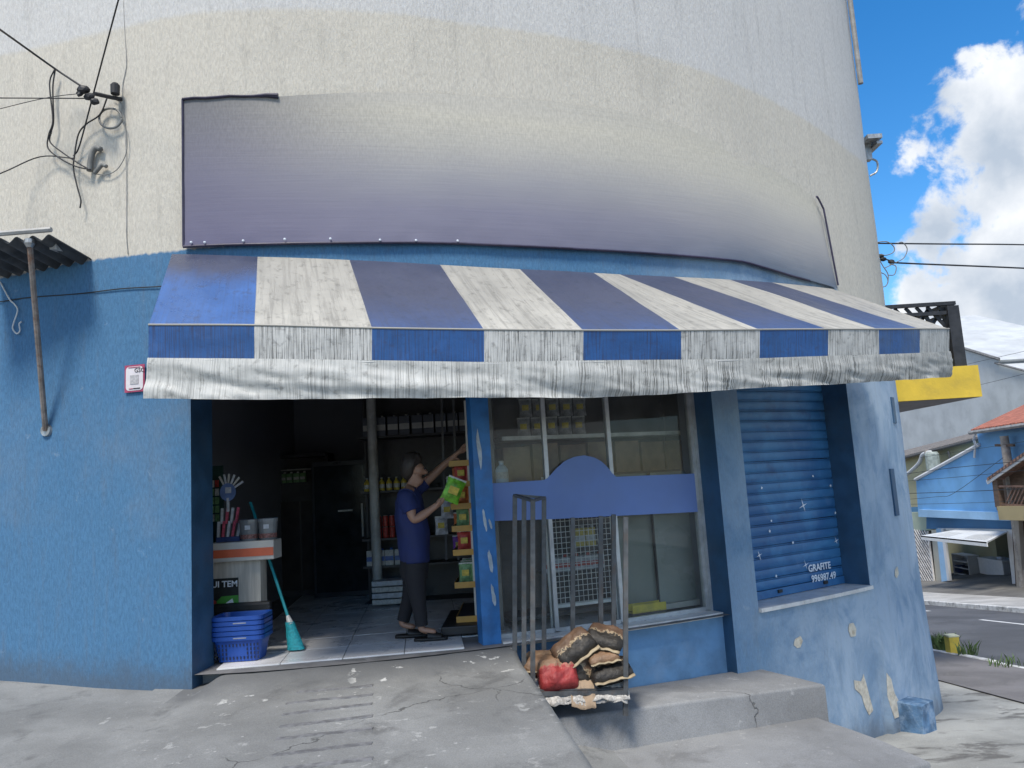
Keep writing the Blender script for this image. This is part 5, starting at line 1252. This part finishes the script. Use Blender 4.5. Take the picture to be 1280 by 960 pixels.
# glazed cupboard with grey-green sliding doors at the right of the window
gg = plain('grey_green_panel', (.20, .225, .20), .35, var=.12, scale=2); s2, s3 = wall_s(780, 700, -.45)[0], wall_s(874, 700, -.40)[0]
cz = wall_s(830, 755, -.45)[1]
cup = empty('sliding_cupboard', W((s2+s3)/2, 0, -.6), 'grey-green cupboard with sliding doors behind the right of the window', 'cabinet')
sm_ = wall_s(823, 700, -.45)[0]
child('sliding_door', vbox_on_wall(s2, sm_+.02, -.52, -.54, cz, 1.25), gg, cup); child('sliding_door', vbox_on_wall(sm_, s3, -.48, -.50, cz, 1.25), plain('grey_green_light', (.26, .29, .27), .3, var=.12, scale=2), cup)
child('door_edge', vbox_on_wall(sm_-.008, sm_+.002, -.475, -.505, cz, 1.25), M['black'], cup); child('carcass', vbox_on_wall(s2, s3, -.56, -.9, 0, 1.27), dshelf, cup); child('base_track', vbox_on_wall(sm_, s3, -.44, -.52, cz-.05, cz-.002), ltgrey, cup)
u0_, u1_ = wall_s(786, 758, -.42)[0], wall_s(828, 758, -.42)[0]; yz = wall_s(806, 764, -.42)[1]
yt = empty('yellow_tray', W((u0_+u1_)/2, yz, -.42), 'shallow bright yellow tray inside the window', 'tray')
child('tray_floor', vbox_on_wall(u0_, u1_, -.36, -.47, yz, yz+.008), yellowp, yt)
for o0, o1 in ((-.36, -.366), (-.464, -.47)): child('tray_side', vbox_on_wall(u0_, u1_, o0, o1, yz+.009, yz+.07), plain('bright_yellow', (.70, .55, .04), .45), yt)
ysup = obj('tray_plinth', vbox_on_wall(u0_, u1_, -.37, -.46, 0.002, yz-.001), dshelf); tag(ysup, 'dark plinth under the yellow tray behind the glass', 'plinth')

# ------------------------------------------------------------------ the shopper
def skin_mesh(name, joints, bones, mat, parent=None, root='pelvis', sub=2):
    """one continuous surface grown round a skeleton: joints {name: (co, rx, ry)}"""
    bm = bmesh.new(); L = bm.verts.layers.skin.verify(); V = {}
    for k, (co, rx, ry) in joints.items():
        v = bm.verts.new(co); v[L].radius = (rx, ry); v[L].use_root = (k == root); V[k] = v
    for a, b in bones: bm.edges.new((V[a], V[b]))
    me = bpy.data.meshes.new(name); bm.to_mesh(me); bm.free()
    t = bpy.data.objects.new(name, me); COL.objects.link(t)
    sm = t.modifiers.new('skin', 'SKIN'); sm.use_smooth_shade = True; sm.branch_smoothing = .3
    ss = t.modifiers.new('sub', 'SUBSURF'); ss.levels = ss.render_levels = sub
    out = bpy.data.meshes.new_from_object(t.evaluated_get(bpy.context.evaluated_depsgraph_get()))
    bpy.data.objects.remove(t)
    o = obj(name, out, mat); smooth(o)
    if parent is not None:
        o.parent = parent; o.matrix_parent_inverse = Matrix.Translation(parent.location).inverted()
    return o
skin = plain('skin', (.34, .19, .13), .5, var=.08, scale=6, bump=.02); hairm = plain('dark_hair', (.03, .022, .018), .6, var=.3, scale=20, stretch=(1, 1, .2), bump=.3)
shirtm = plain('navy_shirt', (.012, .022, .10), .8, var=.15, scale=5, bump=.2, bscale=18); trousm = plain('black_trousers', (.012, .012, .016), .85, var=.2, scale=5, bump=.2, bscale=16); slip = plain('black_slipper', (.012, .011, .011), .5)
PY = 6.58
def J(px, py, Y=PY): return on_y(px, py, Y)
per = empty('person', (J(516, 790).x, PY, 0), 'shopper in navy T-shirt, black trousers and slippers reaching to a shelf', 'person')
nk, hb_, hd0, hd1 = J(515, 607), J(519, 599), J(520, 588), J(519, 576)
near, farY = PY-.17, PY+.15
body = {'pelvis': (J(518, 698), .095, .12), 'belly': (J(517, 672), .095, .12), 'chest': (J(511, 640), .105, .145), 'upper': (J(510, 620), .085, .14), 'neck': (nk, .050, .050), 'jaw': (hb_, .062, .056), 'skull': (hd0, .086, .072), 'crown': (hd1, .070, .062),
        'nose': (J(535, 591), .012, .011), 'chin': (J(530, 601), .026, .026),
        'sh_n': (J(507, 617, near+.03), .060, .060), 'el_n': (J(517, 651, near), .044, .042), 'fo_n': (J(530, 643, near+.02), .040, .038), 'wr_n': (J(546, 632, near+.05), .026, .030), 'pa_n': (J(553, 624, near+.07), .022, .038),
        'sh_f': (J(517, 614, farY-.04), .055, .055), 'el_f': (J(541, 594, farY), .042, .040), 'wr_f': (J(567, 570, farY+.02), .026, .026), 'pa_f': (J(575, 564, farY+.03), .036, .018),
        'hip_n': (J(517, 706, near+.09), .068, .070), 'kn_n': (J(522, 742, near+.07), .050, .050), 'an_n': (J(527, 779, near+.07), .036, .034), 'he_n': (J(526, 787, near+.07), .034, .034), 'to_n': (J(546, 790, near+.07), .022, .038),
        'hip_f': (J(520, 706, farY-.09), .068, .070), 'kn_f': (J(513, 740, farY-.07), .050, .050), 'an_f': (J(503, 773, farY-.06), .036, .034), 'he_f': (J(502, 781, farY-.06), .034, .034), 'to_f': (J(520, 784, farY-.06), .022, .038)}
bones = [('pelvis', 'belly'), ('belly', 'chest'), ('chest', 'upper'), ('upper', 'neck'), ('neck', 'jaw'), ('jaw', 'skull'), ('skull', 'crown'), ('skull', 'nose'), ('jaw', 'chin'),
         ('upper', 'sh_n'), ('sh_n', 'el_n'), ('el_n', 'fo_n'), ('fo_n', 'wr_n'), ('wr_n', 'pa_n'), ('upper', 'sh_f'), ('sh_f', 'el_f'), ('el_f', 'wr_f'), ('wr_f', 'pa_f'),
         ('pelvis', 'hip_n'), ('hip_n', 'kn_n'), ('kn_n', 'an_n'), ('an_n', 'he_n'), ('he_n', 'to_n'), ('pelvis', 'hip_f'), ('hip_f', 'kn_f'), ('kn_f', 'an_f'), ('an_f', 'he_f'), ('he_f', 'to_f')]
# five fingers on each hand: near hand cups the packet, far hand reaches forward
for tagn, pa_, wr_, curl in (('n', body['pa_n'][0], body['wr_n'][0], Vector((.25, .2, .8))), ('f', body['pa_f'][0], body['wr_f'][0], Vector((.6, .1, -.35)))):
    d = (pa_-wr_).normalized(); side = Vector((0, 1, 0)) if tagn == 'n' else Vector((0, .2, 1)).normalized()
    for k in range(4):
        base = pa_ + side*(k-1.5)*.019 + d*.028; ln = (.030, .034, .033, .026)[k]
        m1 = base + d*ln; m2 = m1 + (d + curl*.8).normalized()*ln*.9
        for nm_, co, r_ in ((f'f{tagn}{k}a', base, .0095), (f'f{tagn}{k}b', m1, .0088), (f'f{tagn}{k}c', m2, .0075)): body[nm_] = (co, r_, r_)
        bones += [(f'pa_{tagn}', f'f{tagn}{k}a'), (f'f{tagn}{k}a', f'f{tagn}{k}b'), (f'f{tagn}{k}b', f'f{tagn}{k}c')]
    tb = wr_ + d*.02 + side*-.032; t2 = tb + (d*.5 - side*.5 + curl*.2).normalized()*.04
    body[f't{tagn}a'] = (tb, .012, .012); body[f't{tagn}b'] = (t2, .009, .009); bones += [(f'wr_{tagn}', f't{tagn}a'), (f't{tagn}a', f't{tagn}b')]
skin_mesh('body', body, bones, skin, per)
g_ = lambda k, dr: (body[k][0], body[k][1]+dr, body[k][2]+dr)
sl_n = body['sh_n'][0].lerp(body['el_n'][0], .66); sl_f = body['sh_f'][0].lerp(body['el_f'][0], .6)
def loft(name, rings, mat, fold=.01, seed=0, sides=28, cap=True):
    """cloth lofted through level rings (centre, half depth, half width)"""
    bm = bmesh.new(); P = []
    m_ = [(c.copy(), a, b) for c, a, b in rings]; fine = []
    for k in range(len(m_)-1):
        for t in range(5):
            f = t/5; f = f*f*(3-2*f)*.5 + f*.5
            fine.append((m_[k][0].lerp(m_[k+1][0], t/5), m_[k][1]*(1-f)+m_[k+1][1]*f, m_[k][2]*(1-f)+m_[k+1][2]*f))
    fine.append(m_[-1])
    for c, a, b in fine:
        ring = []
        for q in range(sides):
            th = 2*math.pi*q/sides; w = 1 + fold*8*fbm((math.cos(th)*1.6+seed, math.sin(th)*1.6, c.z*5))
            ring.append(bm.verts.new(c + Vector((math.cos(th)*a*w, math.sin(th)*b*w, .4*fold*fbm((th, c.z*9, seed))))))
        P.append(ring)
    for A_, B_ in zip(P, P[1:]):
        for q in range(sides): bm.faces.new((A_[q], A_[(q+1) % sides], B_[(q+1) % sides], B_[q])).smooth = True
    if cap: bm.faces.new(P[0][::-1]); bm.faces.new(P[-1])
    bmesh.ops.recalc_face_normals(bm, faces=bm.faces[:])
    return child(name, bm, mat, per)
def limb(name, pts, radii, mat, seed):
    Pp = curve_pts(pts, 5); n = len(Pp); rr = [float(np.interp(k/(n-1)*(len(radii)-1), range(len(radii)), radii))*(1+.10*fbm((k*.8, seed, 0))) for k in range(n)]
    o = child(name, tubem(Pp, rr, 18), mat, per); smooth(o, 50); return o
loft('shirt', [(J(519, 703), .124, .158), (J(518, 692), .128, .160), (J(517, 670), .130, .164), (J(513, 645), .132, .178), (J(511, 628), .116, .190), (J(511, 616), .090, .165), (J(513, 610), .062, .085)], shirtm, .012, 3)
limb('shirt_sleeve', [J(509, 618, near+.06), J(508, 624, near+.03), sl_n], [.074, .078, .070], shirtm, 1)
limb('shirt_sleeve', [J(514, 616, farY-.07), J(520, 611, farY-.03), sl_f], [.070, .072, .064], shirtm, 2)
loft('trousers', [(J(519, 724), .108, .150), (J(518, 712), .120, .156), (J(518, 698), .118, .150), (J(518, 690), .112, .142)], trousm, .008, 5)
limb('trouser_leg', [J(518, 704, near+.09), J(519, 722, near+.085), J(522, 745, near+.07), J(525, 765, near+.07), J(527, 782, near+.07)], [.096, .090, .068, .056, .052], trousm, 3)
limb('trouser_leg', [J(519, 704, farY-.09), J(517, 722, farY-.085), J(513, 742, farY-.07), J(508, 760, farY-.06), J(504, 776, farY-.06)], [.096, .090, .068, .056, .052], trousm, 4)
hc_ = J(517.5, 583); bm = bmesh.new(); bmesh.ops.create_icosphere(bm, subdivisions=4, radius=1.0)
for v in bm.verts:                                # short hair: a cap over crown and nape, open at the face
    d = v.co.copy(); face = sstep(.15, .55, d.x - .55*max(0, d.z) + .1)*sstep(.75, .2, d.z) if d.z > -1 else 0
    r = 1.0 - .30*face + .05*fbm(d*5) + .02*fbm(d*14)
    low = .10 if d.z < -.3 else 0
    v.co = hc_ + Vector((d.x*.108*r - .010 - .03*max(0, -d.z), d.y*.098*r*(1-.12*max(0, -d.z)), d.z*.122*r + .005))
for f in bm.faces: f.smooth = True
child('hair', bm, hairm, per)
for dy in (-.030, .030):
    e_ = J(533, 586); bm = bmesh.new(); bmesh.ops.create_icosphere(bm, subdivisions=1, radius=.010, matrix=Matrix.Translation((e_.x-.012, PY+dy, e_.z))); child('eye', bm, M['ink'], per)
child('mouth', boxm((J(534, 597).x-.012, PY, J(534, 597).z), (.012, .04, .008), bev=.002), plain('lip', (.26, .09, .07), .5), per)
for k in ('n', 'f'):
    he, to = body['he_'+k][0], body['to_'+k][0]; Y_ = he.y
    bm = grid(lambda u, v: Vector((he.x - .055 + .27*u, Y_ + (v-.5)*.092*(1-.35*abs(2*u-1)**3), .003)), 14, 6, solid=-.022); child('slipper_sole', bm, slip, per)
    bm = grid(lambda u, v: Vector((he.x + .055 + .12*u, Y_ + math.cos(math.pi*v)*.050*(1-.3*u**2), .022 + math.sin(math.pi*v)*(.058 - .03*u))), 8, 10, solid=.005); child('slipper_strap', bm, slip, per)
# green snack bag in the near hand
gb = pouch(plain('lime_pack', (.16, .42, .03), .35, var=.5, scale=22, bump=.6, bscale=30))('snack_bag', 'bright green snack bag held in the shopper\'s hand', 'snack bag', None)
gp = J(563, 612, near+.07); gb.location = gp - Vector((.02, 0, .10)); gb.rotation_euler = (R(8), R(24), R(12)); gb.scale = (1.35, 1.5, 1.25)

# ------------------------------------------------------------------ across the side street
def wallm(name, col, **k): return plain(name, col, .85, **dict(dict(var=.1, scale=.8, bump=.15, bscale=12, dirt=tuple(x*.72 for x in col), dirt_amt=.5, dscale=.6), **k))
HX = 17.5
def X(px, py, x=HX): return on_x(px, py, x)
cyan = wallm('sky_blue_render', (.17, .40, .70)); cyan_l = wallm('pale_blue_render', (.30, .50, .72)); blue_d = wallm('deep_blue_render', (.06, .17, .33)); whitew = wallm('white_trim', (.62, .63, .64)); greyw = wallm('grey_white_render', (.50, .52, .53)); yel = wallm('pale_yellow_render', (.46, .43, .27)); ochre = wallm('ochre_slab', (.38, .31, .17))
def tile_roof(name, col):
    m, n, l, b = mk(name); g = n.new('ShaderNodeNewGeometry').outputs['Position']
    w = n.new('ShaderNodeTexWave'); w.wave_type = 'BANDS'; w.bands_direction = 'Y'; w.inputs['Scale'].default_value = 1.6; w.inputs['Distortion'].default_value = 1.0; l.new(g, w.inputs['Vector'])
    c = mixc(n, l, rng(n, l, noisen(n, l, g, 5, 6, .7), .3, .7), tuple(x*.65 for x in col), tuple(x*1.25 for x in col)); l.new(c, b.inputs['Base Color']); b.inputs['Roughness'].default_value = .85; bumpn(n, l, w.outputs['Fac'], .8, b, .06); return m
redt = tile_roof('red_roof_tile', (.40, .14, .09)); greyt = tile_roof('grey_brown_tile', (.20, .18, .165)); brownt = tile_roof('brown_tile', (.22, .13, .10))
base_z = -5.0
# big pale building behind
g1 = X(1095, 400, 28); gpt = [X(1090, 402, 28), X(1212, 438, 28), X(1251, 450, 28), X(1246, 454.5, 28), X(1300, 469, 28), X(1340, 480, 28)]
gb_ = empty('pale_building', (28, gpt[1].y, -5), 'large blank grey-white building behind the houses across the street', 'building')
child('wall', poly_prism([Vector((28, gpt[0].y, -6))] + gpt + [Vector((28, gpt[-1].y, -6))], (8, 0, 0)), greyw, gb_)
child('roof_edge', tubem([p + Vector((-.1, 0, .06)) for p in gpt[:3]], .09, 6), plain('roof_edge_grey', (.16, .16, .16), .7), gb_)
child('roof_edge', tubem([p + Vector((-.1, 0, .05)) for p in gpt[3:]], .06, 6), plain('roof_edge_grey', (.16, .16, .16), .7), gb_)
# pale yellow house
yh = empty('yellow_house', (20, 36, -4), 'pale yellow house with grey-brown tiled roof beyond the blue one', 'house')
ya, yb2 = X(1100, 577, 20), X(1226, 550, 20)
child('wall', poly_prism([Vector((20, ya.y, -5)), ya, yb2, Vector((20, yb2.y, -5))], (5, 0, 0)), yel, yh)
r0, r1 = X(1100, 580, 19.6), X(1226, 548, 19.6); r2, r3 = X(1226, 541, 21.5), X(1100, 573, 21.5)
child('roof', poly_prism([r0, r1, r2, r3], (0, 0, .10)), greyt, yh)
child('gutter', tubem([r0, r1], .07, 6), plain('gutter_dark', (.08, .075, .07), .6), yh)
gw0, gw1 = X(1118, 650, 17.8), X(1164, 652, 17.8)
yg = empty('gate_wall', (17.8, (gw0.y+gw1.y)/2, -4), 'cream gate wall with green lintel beside the blue garage', 'wall')
child('lintel', poly_prism([X(1110, 664, 17.8), X(1164, 663, 17.8), X(1164, 640, 17.8), X(1110, 641, 17.8)], (.3, 0, 0)), wallm('pale_green_render', (.36, .42, .33)), yg)
child('jamb', poly_prism([X(1164, 662, 17.8), X(1171, 662, 17.8), X(1177, 728, 17.8), X(1170, 729, 17.8)], (.3, 0, 0)), wallm('cream_render', (.52, .50, .42)), yg)
child('back_panel', poly_prism([X(1110, 735, 18.2), X(1168, 730, 18.2), X(1166, 662, 18.2), X(1110, 662, 18.2)], (.05, 0, 0)), plain('dark_gate_back', (.05, .045, .045), .7), yg)
lg = empty('lattice_gate', (17.75, (gw0.y+gw1.y)/2, X(1150, 730, 17.75).z), 'white diagonal lattice gate beside the blue garage', 'gate')
la, lb, lc, ld = X(1136, 732, 17.75), X(1170, 728, 17.75), X(1164, 664, 17.75), X(1130, 664, 17.75)
yl0, yl1, zl0, zl1 = lb.y+.1, la.y+.4, X(1160, 729, 17.75).z, X(1160, 664, 17.75).z
white_l = plain('white_lattice', (.66, .64, .62), .6)
for k in range(-9, 17):
    y0 = yl0 + k*.22; P0, P1 = Vector((17.75, y0, zl0)), Vector((17.75, y0 + (zl1-zl0), zl1))
    t0 = max(0, (yl0-y0)/(zl1-zl0)); t1 = min(1, (yl1-y0)/(zl1-zl0))
    if t1 - t0 > .05: child('lattice_bar', barm(P0.lerp(P1, t0), P0.lerp(P1, t1), .03, .06), white_l, lg)
for y in (yl0, (yl0+yl1)/2, yl1): child('stile', barm((17.73, y, zl0), (17.73, y, zl1), .07, .07), white_l, lg)
# blue house with the open garage
bh = empty('blue_house', (HX, 29, -4), 'sky blue house with open garage and sloping white-edged parapet across the street', 'house')
up = [X(1145, 600), X(1224, 556), X(1221, 541), X(1330, 522), X(1330, 654), X(1148, 646)]
child('upper_wall', poly_prism(up, (5, 0, 0)), cyan, bh)
child('parapet_coping', tubem([X(1144, 599.5, HX-.05), X(1224, 555.5, HX-.05)], .07, 6), whitew, bh)
child('band', poly_prism([X(1148, 646, HX-.12), X(1262, 651, HX-.12), X(1262, 641, HX-.12), X(1148, 637, HX-.12)], (.12, 0, 0)), cyan_l, bh)
child('lintel', poly_prism([X(1158, 661, HX+.25), X(1272, 663, HX+.25), X(1272, 650, HX+.25), X(1158, 646, HX+.25)], (.3, 0, 0)), blue_d, bh)
child('lintel_trim', poly_prism([X(1172, 663, HX+.2), X(1262, 664.5, HX+.2), X(1262, 661.5, HX+.2), X(1172, 660, HX+.2)], (.04, 0, 0)), whitew, bh)
for q_, mm in ((((1170, 661), (1176, 661), (1184, 726), (1177, 727)), cyan_l), (((1176, 661), (1179, 661), (1187, 726), (1184, 726)), whitew), (((1258, 662), (1266, 662), (1275, 734), (1266, 736)), whitew), (((1266, 662), (1271, 662), (1280, 733), (1275, 734)), ochre)):
    child('garage_pillar', poly_prism([X(x, y, HX+.1) for x, y in q_], (.10, 0, 0)), mm, bh)
gy0, gy1 = X(1262, 700).y-.2, 37.0; gzf = lambda y: fc_z(HX, y)
zg1 = X(1220, 655).z
for pts_ in ([(HX+.4, gy0-.3, -5), (HX+5, gy0-.3, -5), (HX+5, gy0-.3, zg1+.4), (HX+.4, gy0-.3, zg1+.4)], [(HX+.4, gy1, -5), (HX+5, gy1, -5), (HX+5, gy1, zg1+.4), (HX+.4, gy1, zg1+.4)], [(HX+5, gy0-.3, -5), (HX+5, gy1, -5), (HX+5, gy1, zg1+.4), (HX+5, gy0-.3, zg1+.4)]):
    bm = bmesh.new(); bm.faces.new([bm.verts.new(p) for p in pts_]); child('garage_wall', bm, blue_d, bh)
e0_, e1_ = X(1214, 541, HX-.5), X(1345, 522, HX-.5); rg0, rg1 = on_x(1290, 505, HX+3.2), on_x(1350, 497, HX+3.2)
child('roof', poly_prism([e0_, e1_, rg1, rg0], (0, 0, .12)), redt, bh)
child('gutter', tubem([e0_ - Vector((.05, 0, 0)), e1_ - Vector((.05, 0, 0))], .08, 6), plain('gutter_grey', (.25, .25, .25), .6), bh)
child('downpipe', tubem(curve_pts([e0_ + Vector((.1, -.1, -.05)), X(1217, 549), X(1219, 556, HX-.1), X(1218, 572, HX-.1)], 4), .04, 6), whitew, bh)
# open up-and-over garage door: a white slotted panel
gd = empty('garage_door', X(1215, 666), 'white slotted up-and-over garage door tilted open on the blue house', 'garage door')
fL, fR, bR, bL = X(1151, 669.5, HX-1.6), X(1233, 677.5, HX-1.6), X(1259, 664, HX+.1), X(1180, 660, HX+.1)
bL = Vector((bL.x, fL.y + .35, bL.z)); 
def gp_(u, v): return fL.lerp(fR, u).lerp(bL.lerp(bR, u), v)
white_m = plain('white_metal', (.68, .69, .69), .5, var=.05)
def strip_q(u0, u1, v0, v1): return poly_prism([gp_(u0, v0), gp_(u1, v0), gp_(u1, v1), gp_(u0, v1)], (0, 0, -.05))
child('frame_rail', strip_q(0, 1, 0, .12), white_m, gd); child('frame_rail', strip_q(0, 1, .60, .999), white_m, gd); child('frame_rail', strip_q(0, .08, .125, .595), white_m, gd); child('frame_rail', strip_q(.40, .62, .125, .595), white_m, gd); child('frame_rail', strip_q(.955, 1, .125, .595), white_m, gd)
for k in range(8):
    u = .08 + .32*(k+.5)/8; child('slat', strip_q(u-.010, u+.012, .125, .595), white_m, gd)
for k in range(9):
    u = .62 + .335*(k+.5)/9; child('slat', strip_q(u-.010, u+.010, .125, .595), white_m, gd)
child('front_lip', poly_prism([fL, fR, fR - Vector((0, 0, .16)), fL - Vector((0, 0, .16))], (.04, 0, 0)), white_m, gd)
# things in the garage
gxs = HX + 1.8
sA_, sB_ = X(1194, 727, gxs), X(1213, 727, gxs); zf_ = X(1204, 726, gxs).z; zt_ = X(1204, 694, gxs).z
shf = empty('open_shelf_unit', (gxs+.3, (sA_.y+sB_.y)/2, fc_z(gxs, sA_.y)), 'white open shelf unit standing in the blue garage', 'shelf'); zf_ = fc_z(gxs, sA_.y)+.01
yA, yB = max(sA_.y, sB_.y), min(sA_.y, sB_.y); hS = zt_-zf_
child('back_panel', boxm((gxs+.5, (yA+yB)/2, zf_+hS/2), (.04, yA-yB, hS)), white_m, shf)
for y in (yA, yB): child('side_panel', boxm((gxs+.25, y, zf_+hS/2), (.5, .04, hS)), white_m, shf)
for k in range(4): child('shelf_board', boxm((gxs+.25, (yA+yB)/2, zf_+.06+k*(hS-.08)/3), (.48, yA-yB-.05, .04)), white_m, shf)
for k in range(2): child('storage_bin', boxm((gxs+.2, yB+.35+k*.75, zf_+.27), (.3, .45, .3)), plain('navy_bin', (.03, .05, .14), .5) if k else mat_black, shf)
fA_, fB_ = X(1226, 727, gxs+.1), X(1256, 727, gxs+.1); zft = X(1240, 701, gxs).z
fz = empty('chest_freezer', (gxs+.4, (fA_.y+fB_.y)/2, fc_z(gxs, fA_.y)), 'white chest freezer in the garage next to the shelf unit', 'freezer'); zz_ = fc_z(gxs+.1, fA_.y)+.02
child('body', boxm((gxs+.5, (fA_.y+fB_.y)/2, (zz_+zft)/2), (.8, abs(fA_.y-fB_.y), zft-zz_-.06), bev=.03), white_m, fz); child('lid', boxm((gxs+.5, (fA_.y+fB_.y)/2, zft), (.84, abs(fA_.y-fB_.y)+.04, .08), bev=.02), white_m, fz)
child('lid_clutter', boxm((gxs+.4, fB_.y+.5, zft+.09), (.2, .3, .1), bev=.01), pale, fz)
# brown house with balcony
BX = 16.6
bh2 = empty('brown_house', (BX, 24, -4), 'brown timber house with trellis balcony and white bargeboard', 'house')
wood = plain('brown_wood', (.13, .085, .06), .75, var=.3, scale=3, stretch=(1, 1, 6), bump=.3); woodl = plain('trellis_wood', (.17, .10, .075), .7, var=.3)
child('upper_wall', poly_prism([X(1246, 638, BX+.5), X(1335, 640, BX+.5), X(1335, 540, BX+.5), X(1240, 601, BX+.5)], (5, 0, 0)), wood, bh2)
child('bargeboard', barm(X(1234, 603, BX-.05), X(1335, 533, BX-.05), .05, .14), whitew, bh2)
child('roof', poly_prism([X(1234, 601, BX-.1), X(1335, 531, BX-.1), X(1335, 531, BX-.1)+Vector((5, 0, .1)), X(1234, 601, BX-.1)+Vector((5, 0, .1))], (0, 0, .1)), brownt, bh2)
child('balcony_slab', poly_prism([X(1249, 650, BX-.1), X(1335, 652, BX-.1), X(1335, 632, BX-.1), X(1246, 633, BX-.1)], (.8, 0, 0)), ochre, bh2)
child('corner_post', poly_prism([X(1244, 634, BX), X(1250, 634, BX), X(1246, 600, BX), X(1240, 602, BX)], (.2, 0, 0)), wood, bh2)
ty0, ty1 = X(1335, 620, BX).y, X(1250, 620, BX).y; tz0, tz1 = X(1265, 632, BX).z, X(1262, 608, BX).z
for k in range(-4, 26):
    y0 = ty0 + k*.2; P0, P1 = Vector((BX+.05, y0+.9*(tz1-tz0), tz0)), Vector((BX+.05, y0, tz1))
    if P0.y < ty1 and y0 > ty0: child('trellis_bar', barm(P0, P1, .025, .05), woodl, bh2)
for z in (tz0+.02, tz1): child('trellis_rail', barm((BX+.03, ty0, z), (BX+.03, ty1, z), .06, .06), woodl, bh2)
child('ground_wall', poly_prism([X(1270, 740, BX+.6), X(1335, 742, BX+.6), X(1335, 650, BX+.6), X(1264, 650, BX+.6)], (4.5, 0, 0)), plain('dark_wood_gate', (.07, .045, .04), .7, var=.3), bh2)
child('gate_pillar', poly_prism([X(1271, 738, BX+.45), X(1279, 739, BX+.45), X(1273, 650, BX+.45), X(1265, 650, BX+.45)], (.3, 0, 0)), wallm('stone_pillar', (.33, .30, .26)), bh2)
for k in range(10):
    a = X(1282, 662 + k*8, BX+.42); child('gate_slat', barm(a, a + Vector((0, -1.6, .35)), .03, .06), woodl, bh2)
# poles, transformer and street wires
pol = plain('pole_concrete', (.34, .31, .28), .85); 
def pole(x, px, ptop, pbot, r, label):
    a = X(px, ptop, x); o = obj('utility_pole', tubem([(x, a.y, fc_z(x, a.y)-.05), (x, a.y, a.z)], [r*1.4, r], 10), pol); smooth(o, 40); tag(o, label, 'pole'); return a
pt1 = pole(17.2, 1255, 545, 590, .14, 'weathered utility pole in front of the blue house')
arm_ = obj('pole_crossarm', barm(pt1 + Vector((-.02, -.5, -.35)), pt1 + Vector((-.02, .5, -.3)), .09, .09), wood); tag(arm_, 'short wooden crossarm with insulators on the pole by the blue house', 'crossarm')
pt2 = pole(19.2, 1158, 562, 590, .10, 'slim pole rising behind the blue parapet beside the transformer')
td = X(1166, 577, 19.2); tr_o = empty('transformer', td - Vector((0, 0, .6)), 'grey drum transformer with white bent pipe behind the blue parapet', 'transformer')
child('drum', lathem([(.2, -.65), (.3, -.6), (.3, .35), (.22, .45)], td, 14), plain('transformer_grey', (.30, .34, .31), .6), tr_o)
child('bent_pipe', tubem(curve_pts([td + Vector((0, .1, .45)), td + Vector((0, .8, .35)), X(1148, 580, 19.2), X(1132, 594, 19.2), X(1122, 599, 19.2)], 5), .09, 8), whitew, tr_o)
ant = X(1185, 564, 19); o = obj('roof_aerial', tubem([ant, X(1189, 578, 19), X(1189, 590, 19)], .035, 6), M['dark_metal']); tag(o, 'thin dark leaning aerial post on the blue parapet', 'aerial')
for i, (p_, r_) in enumerate(((((1100, 597), (1180, 586), (1250, 579), (1300, 574)), .018), (((1100, 604), (1200, 596), (1300, 586)), .014), (((1100, 618), (1160, 616), (1192, 615), (1300, 610)), .020), (((1100, 627), (1170, 621), (1193, 616), (1254, 572)), .013), (((1100, 631), (1200, 629), (1300, 625)), .012), (((1150, 572), (1254, 556), (1300, 549)), .010), (((1206, 456), (1245, 447), (1290, 437)), .010), (((1225, 481), (1262, 472), (1300, 462)), .010))):
    cable([X(x, y, 15.2) for x, y in p_], r_*.6, ('dark street wire crossing in front of the blue house' if i < 6 else 'thin street wire crossing before the pale building'), n=4, name='street_wire', group='street wires')
# yellow kerb block and weeds
kb = on_y(1195, 817, 12.4); ky = 12.1; kx = 6.75
def on_foot(px, py):
    d = ray(px, py); t = (-.6 + .03 - CAM_Z)/(d.z + .105*d.y); return Vector((d.x*t, d.y*t, hR(d.y*t)+.03))
kb = on_foot(1195, 816)
yb_ = empty('kerb_block', kb, 'small yellow painted block with pale cap on the kerb', 'bollard')
child('block', (lambda bm: bm)(boxm(kb + Vector((0, .08, .10)), (.17, .16, .30), bev=.012)), M['yellow_kerb'], yb_); child('cap', boxm(kb + Vector((0, .08, .262)), (.18, .17, .03), bev=.008), plain('cap_pale', (.62, .60, .40), .7), yb_)
weed = plain('weed_green', (.07, .12, .035), .7, var=.4, scale=8, bump=0)
def weeds(px, py, n, h, sp_r, label):
    c = on_foot(px, py); bm = bmesh.new(); rnd = random.Random(px)
    for k in range(n):
        a = rnd.uniform(0, 6.28); rr = sp_r*math.sqrt(rnd.random()); b = c + Vector((math.cos(a)*rr, math.sin(a)*rr, 0)); hh = h*rnd.uniform(.35, 1.0); lean = Vector((rnd.uniform(-.4, .4), rnd.uniform(-.4, .4), 1)).normalized(); w = rnd.uniform(.004, .010); sd_ = Vector((math.cos(a), -math.sin(a), 0))*w
        m_ = b + lean*hh*.55; t_ = b + lean*hh + Vector((lean.x, lean.y, -.15))*hh*.4
        v = [bm.verts.new(q) for q in (b-sd_, b+sd_, m_+sd_*1.3, m_-sd_*1.3, t_)]; bm.faces.new(v[:4]); bm.faces.new((v[3], v[2], v[4]))
    e = empty('weed_clump', c, label, 'weeds', 'weeds on the kerb'); child('leaves', bm, weed, e); return e
weeds(1180, 810, 420, .30, .22, 'bushy green weed clump growing beside the yellow block'); weeds(1172, 806, 90, .22, .2, 'low weeds at the foot of the blue corner side of the kerb'); weeds(1210, 819, 50, .3, .14, 'sparse thin weeds on the street side of the yellow block'); weeds(1256, 831, 40, .18, .3, 'sparse dry weeds further along the kerb edge')
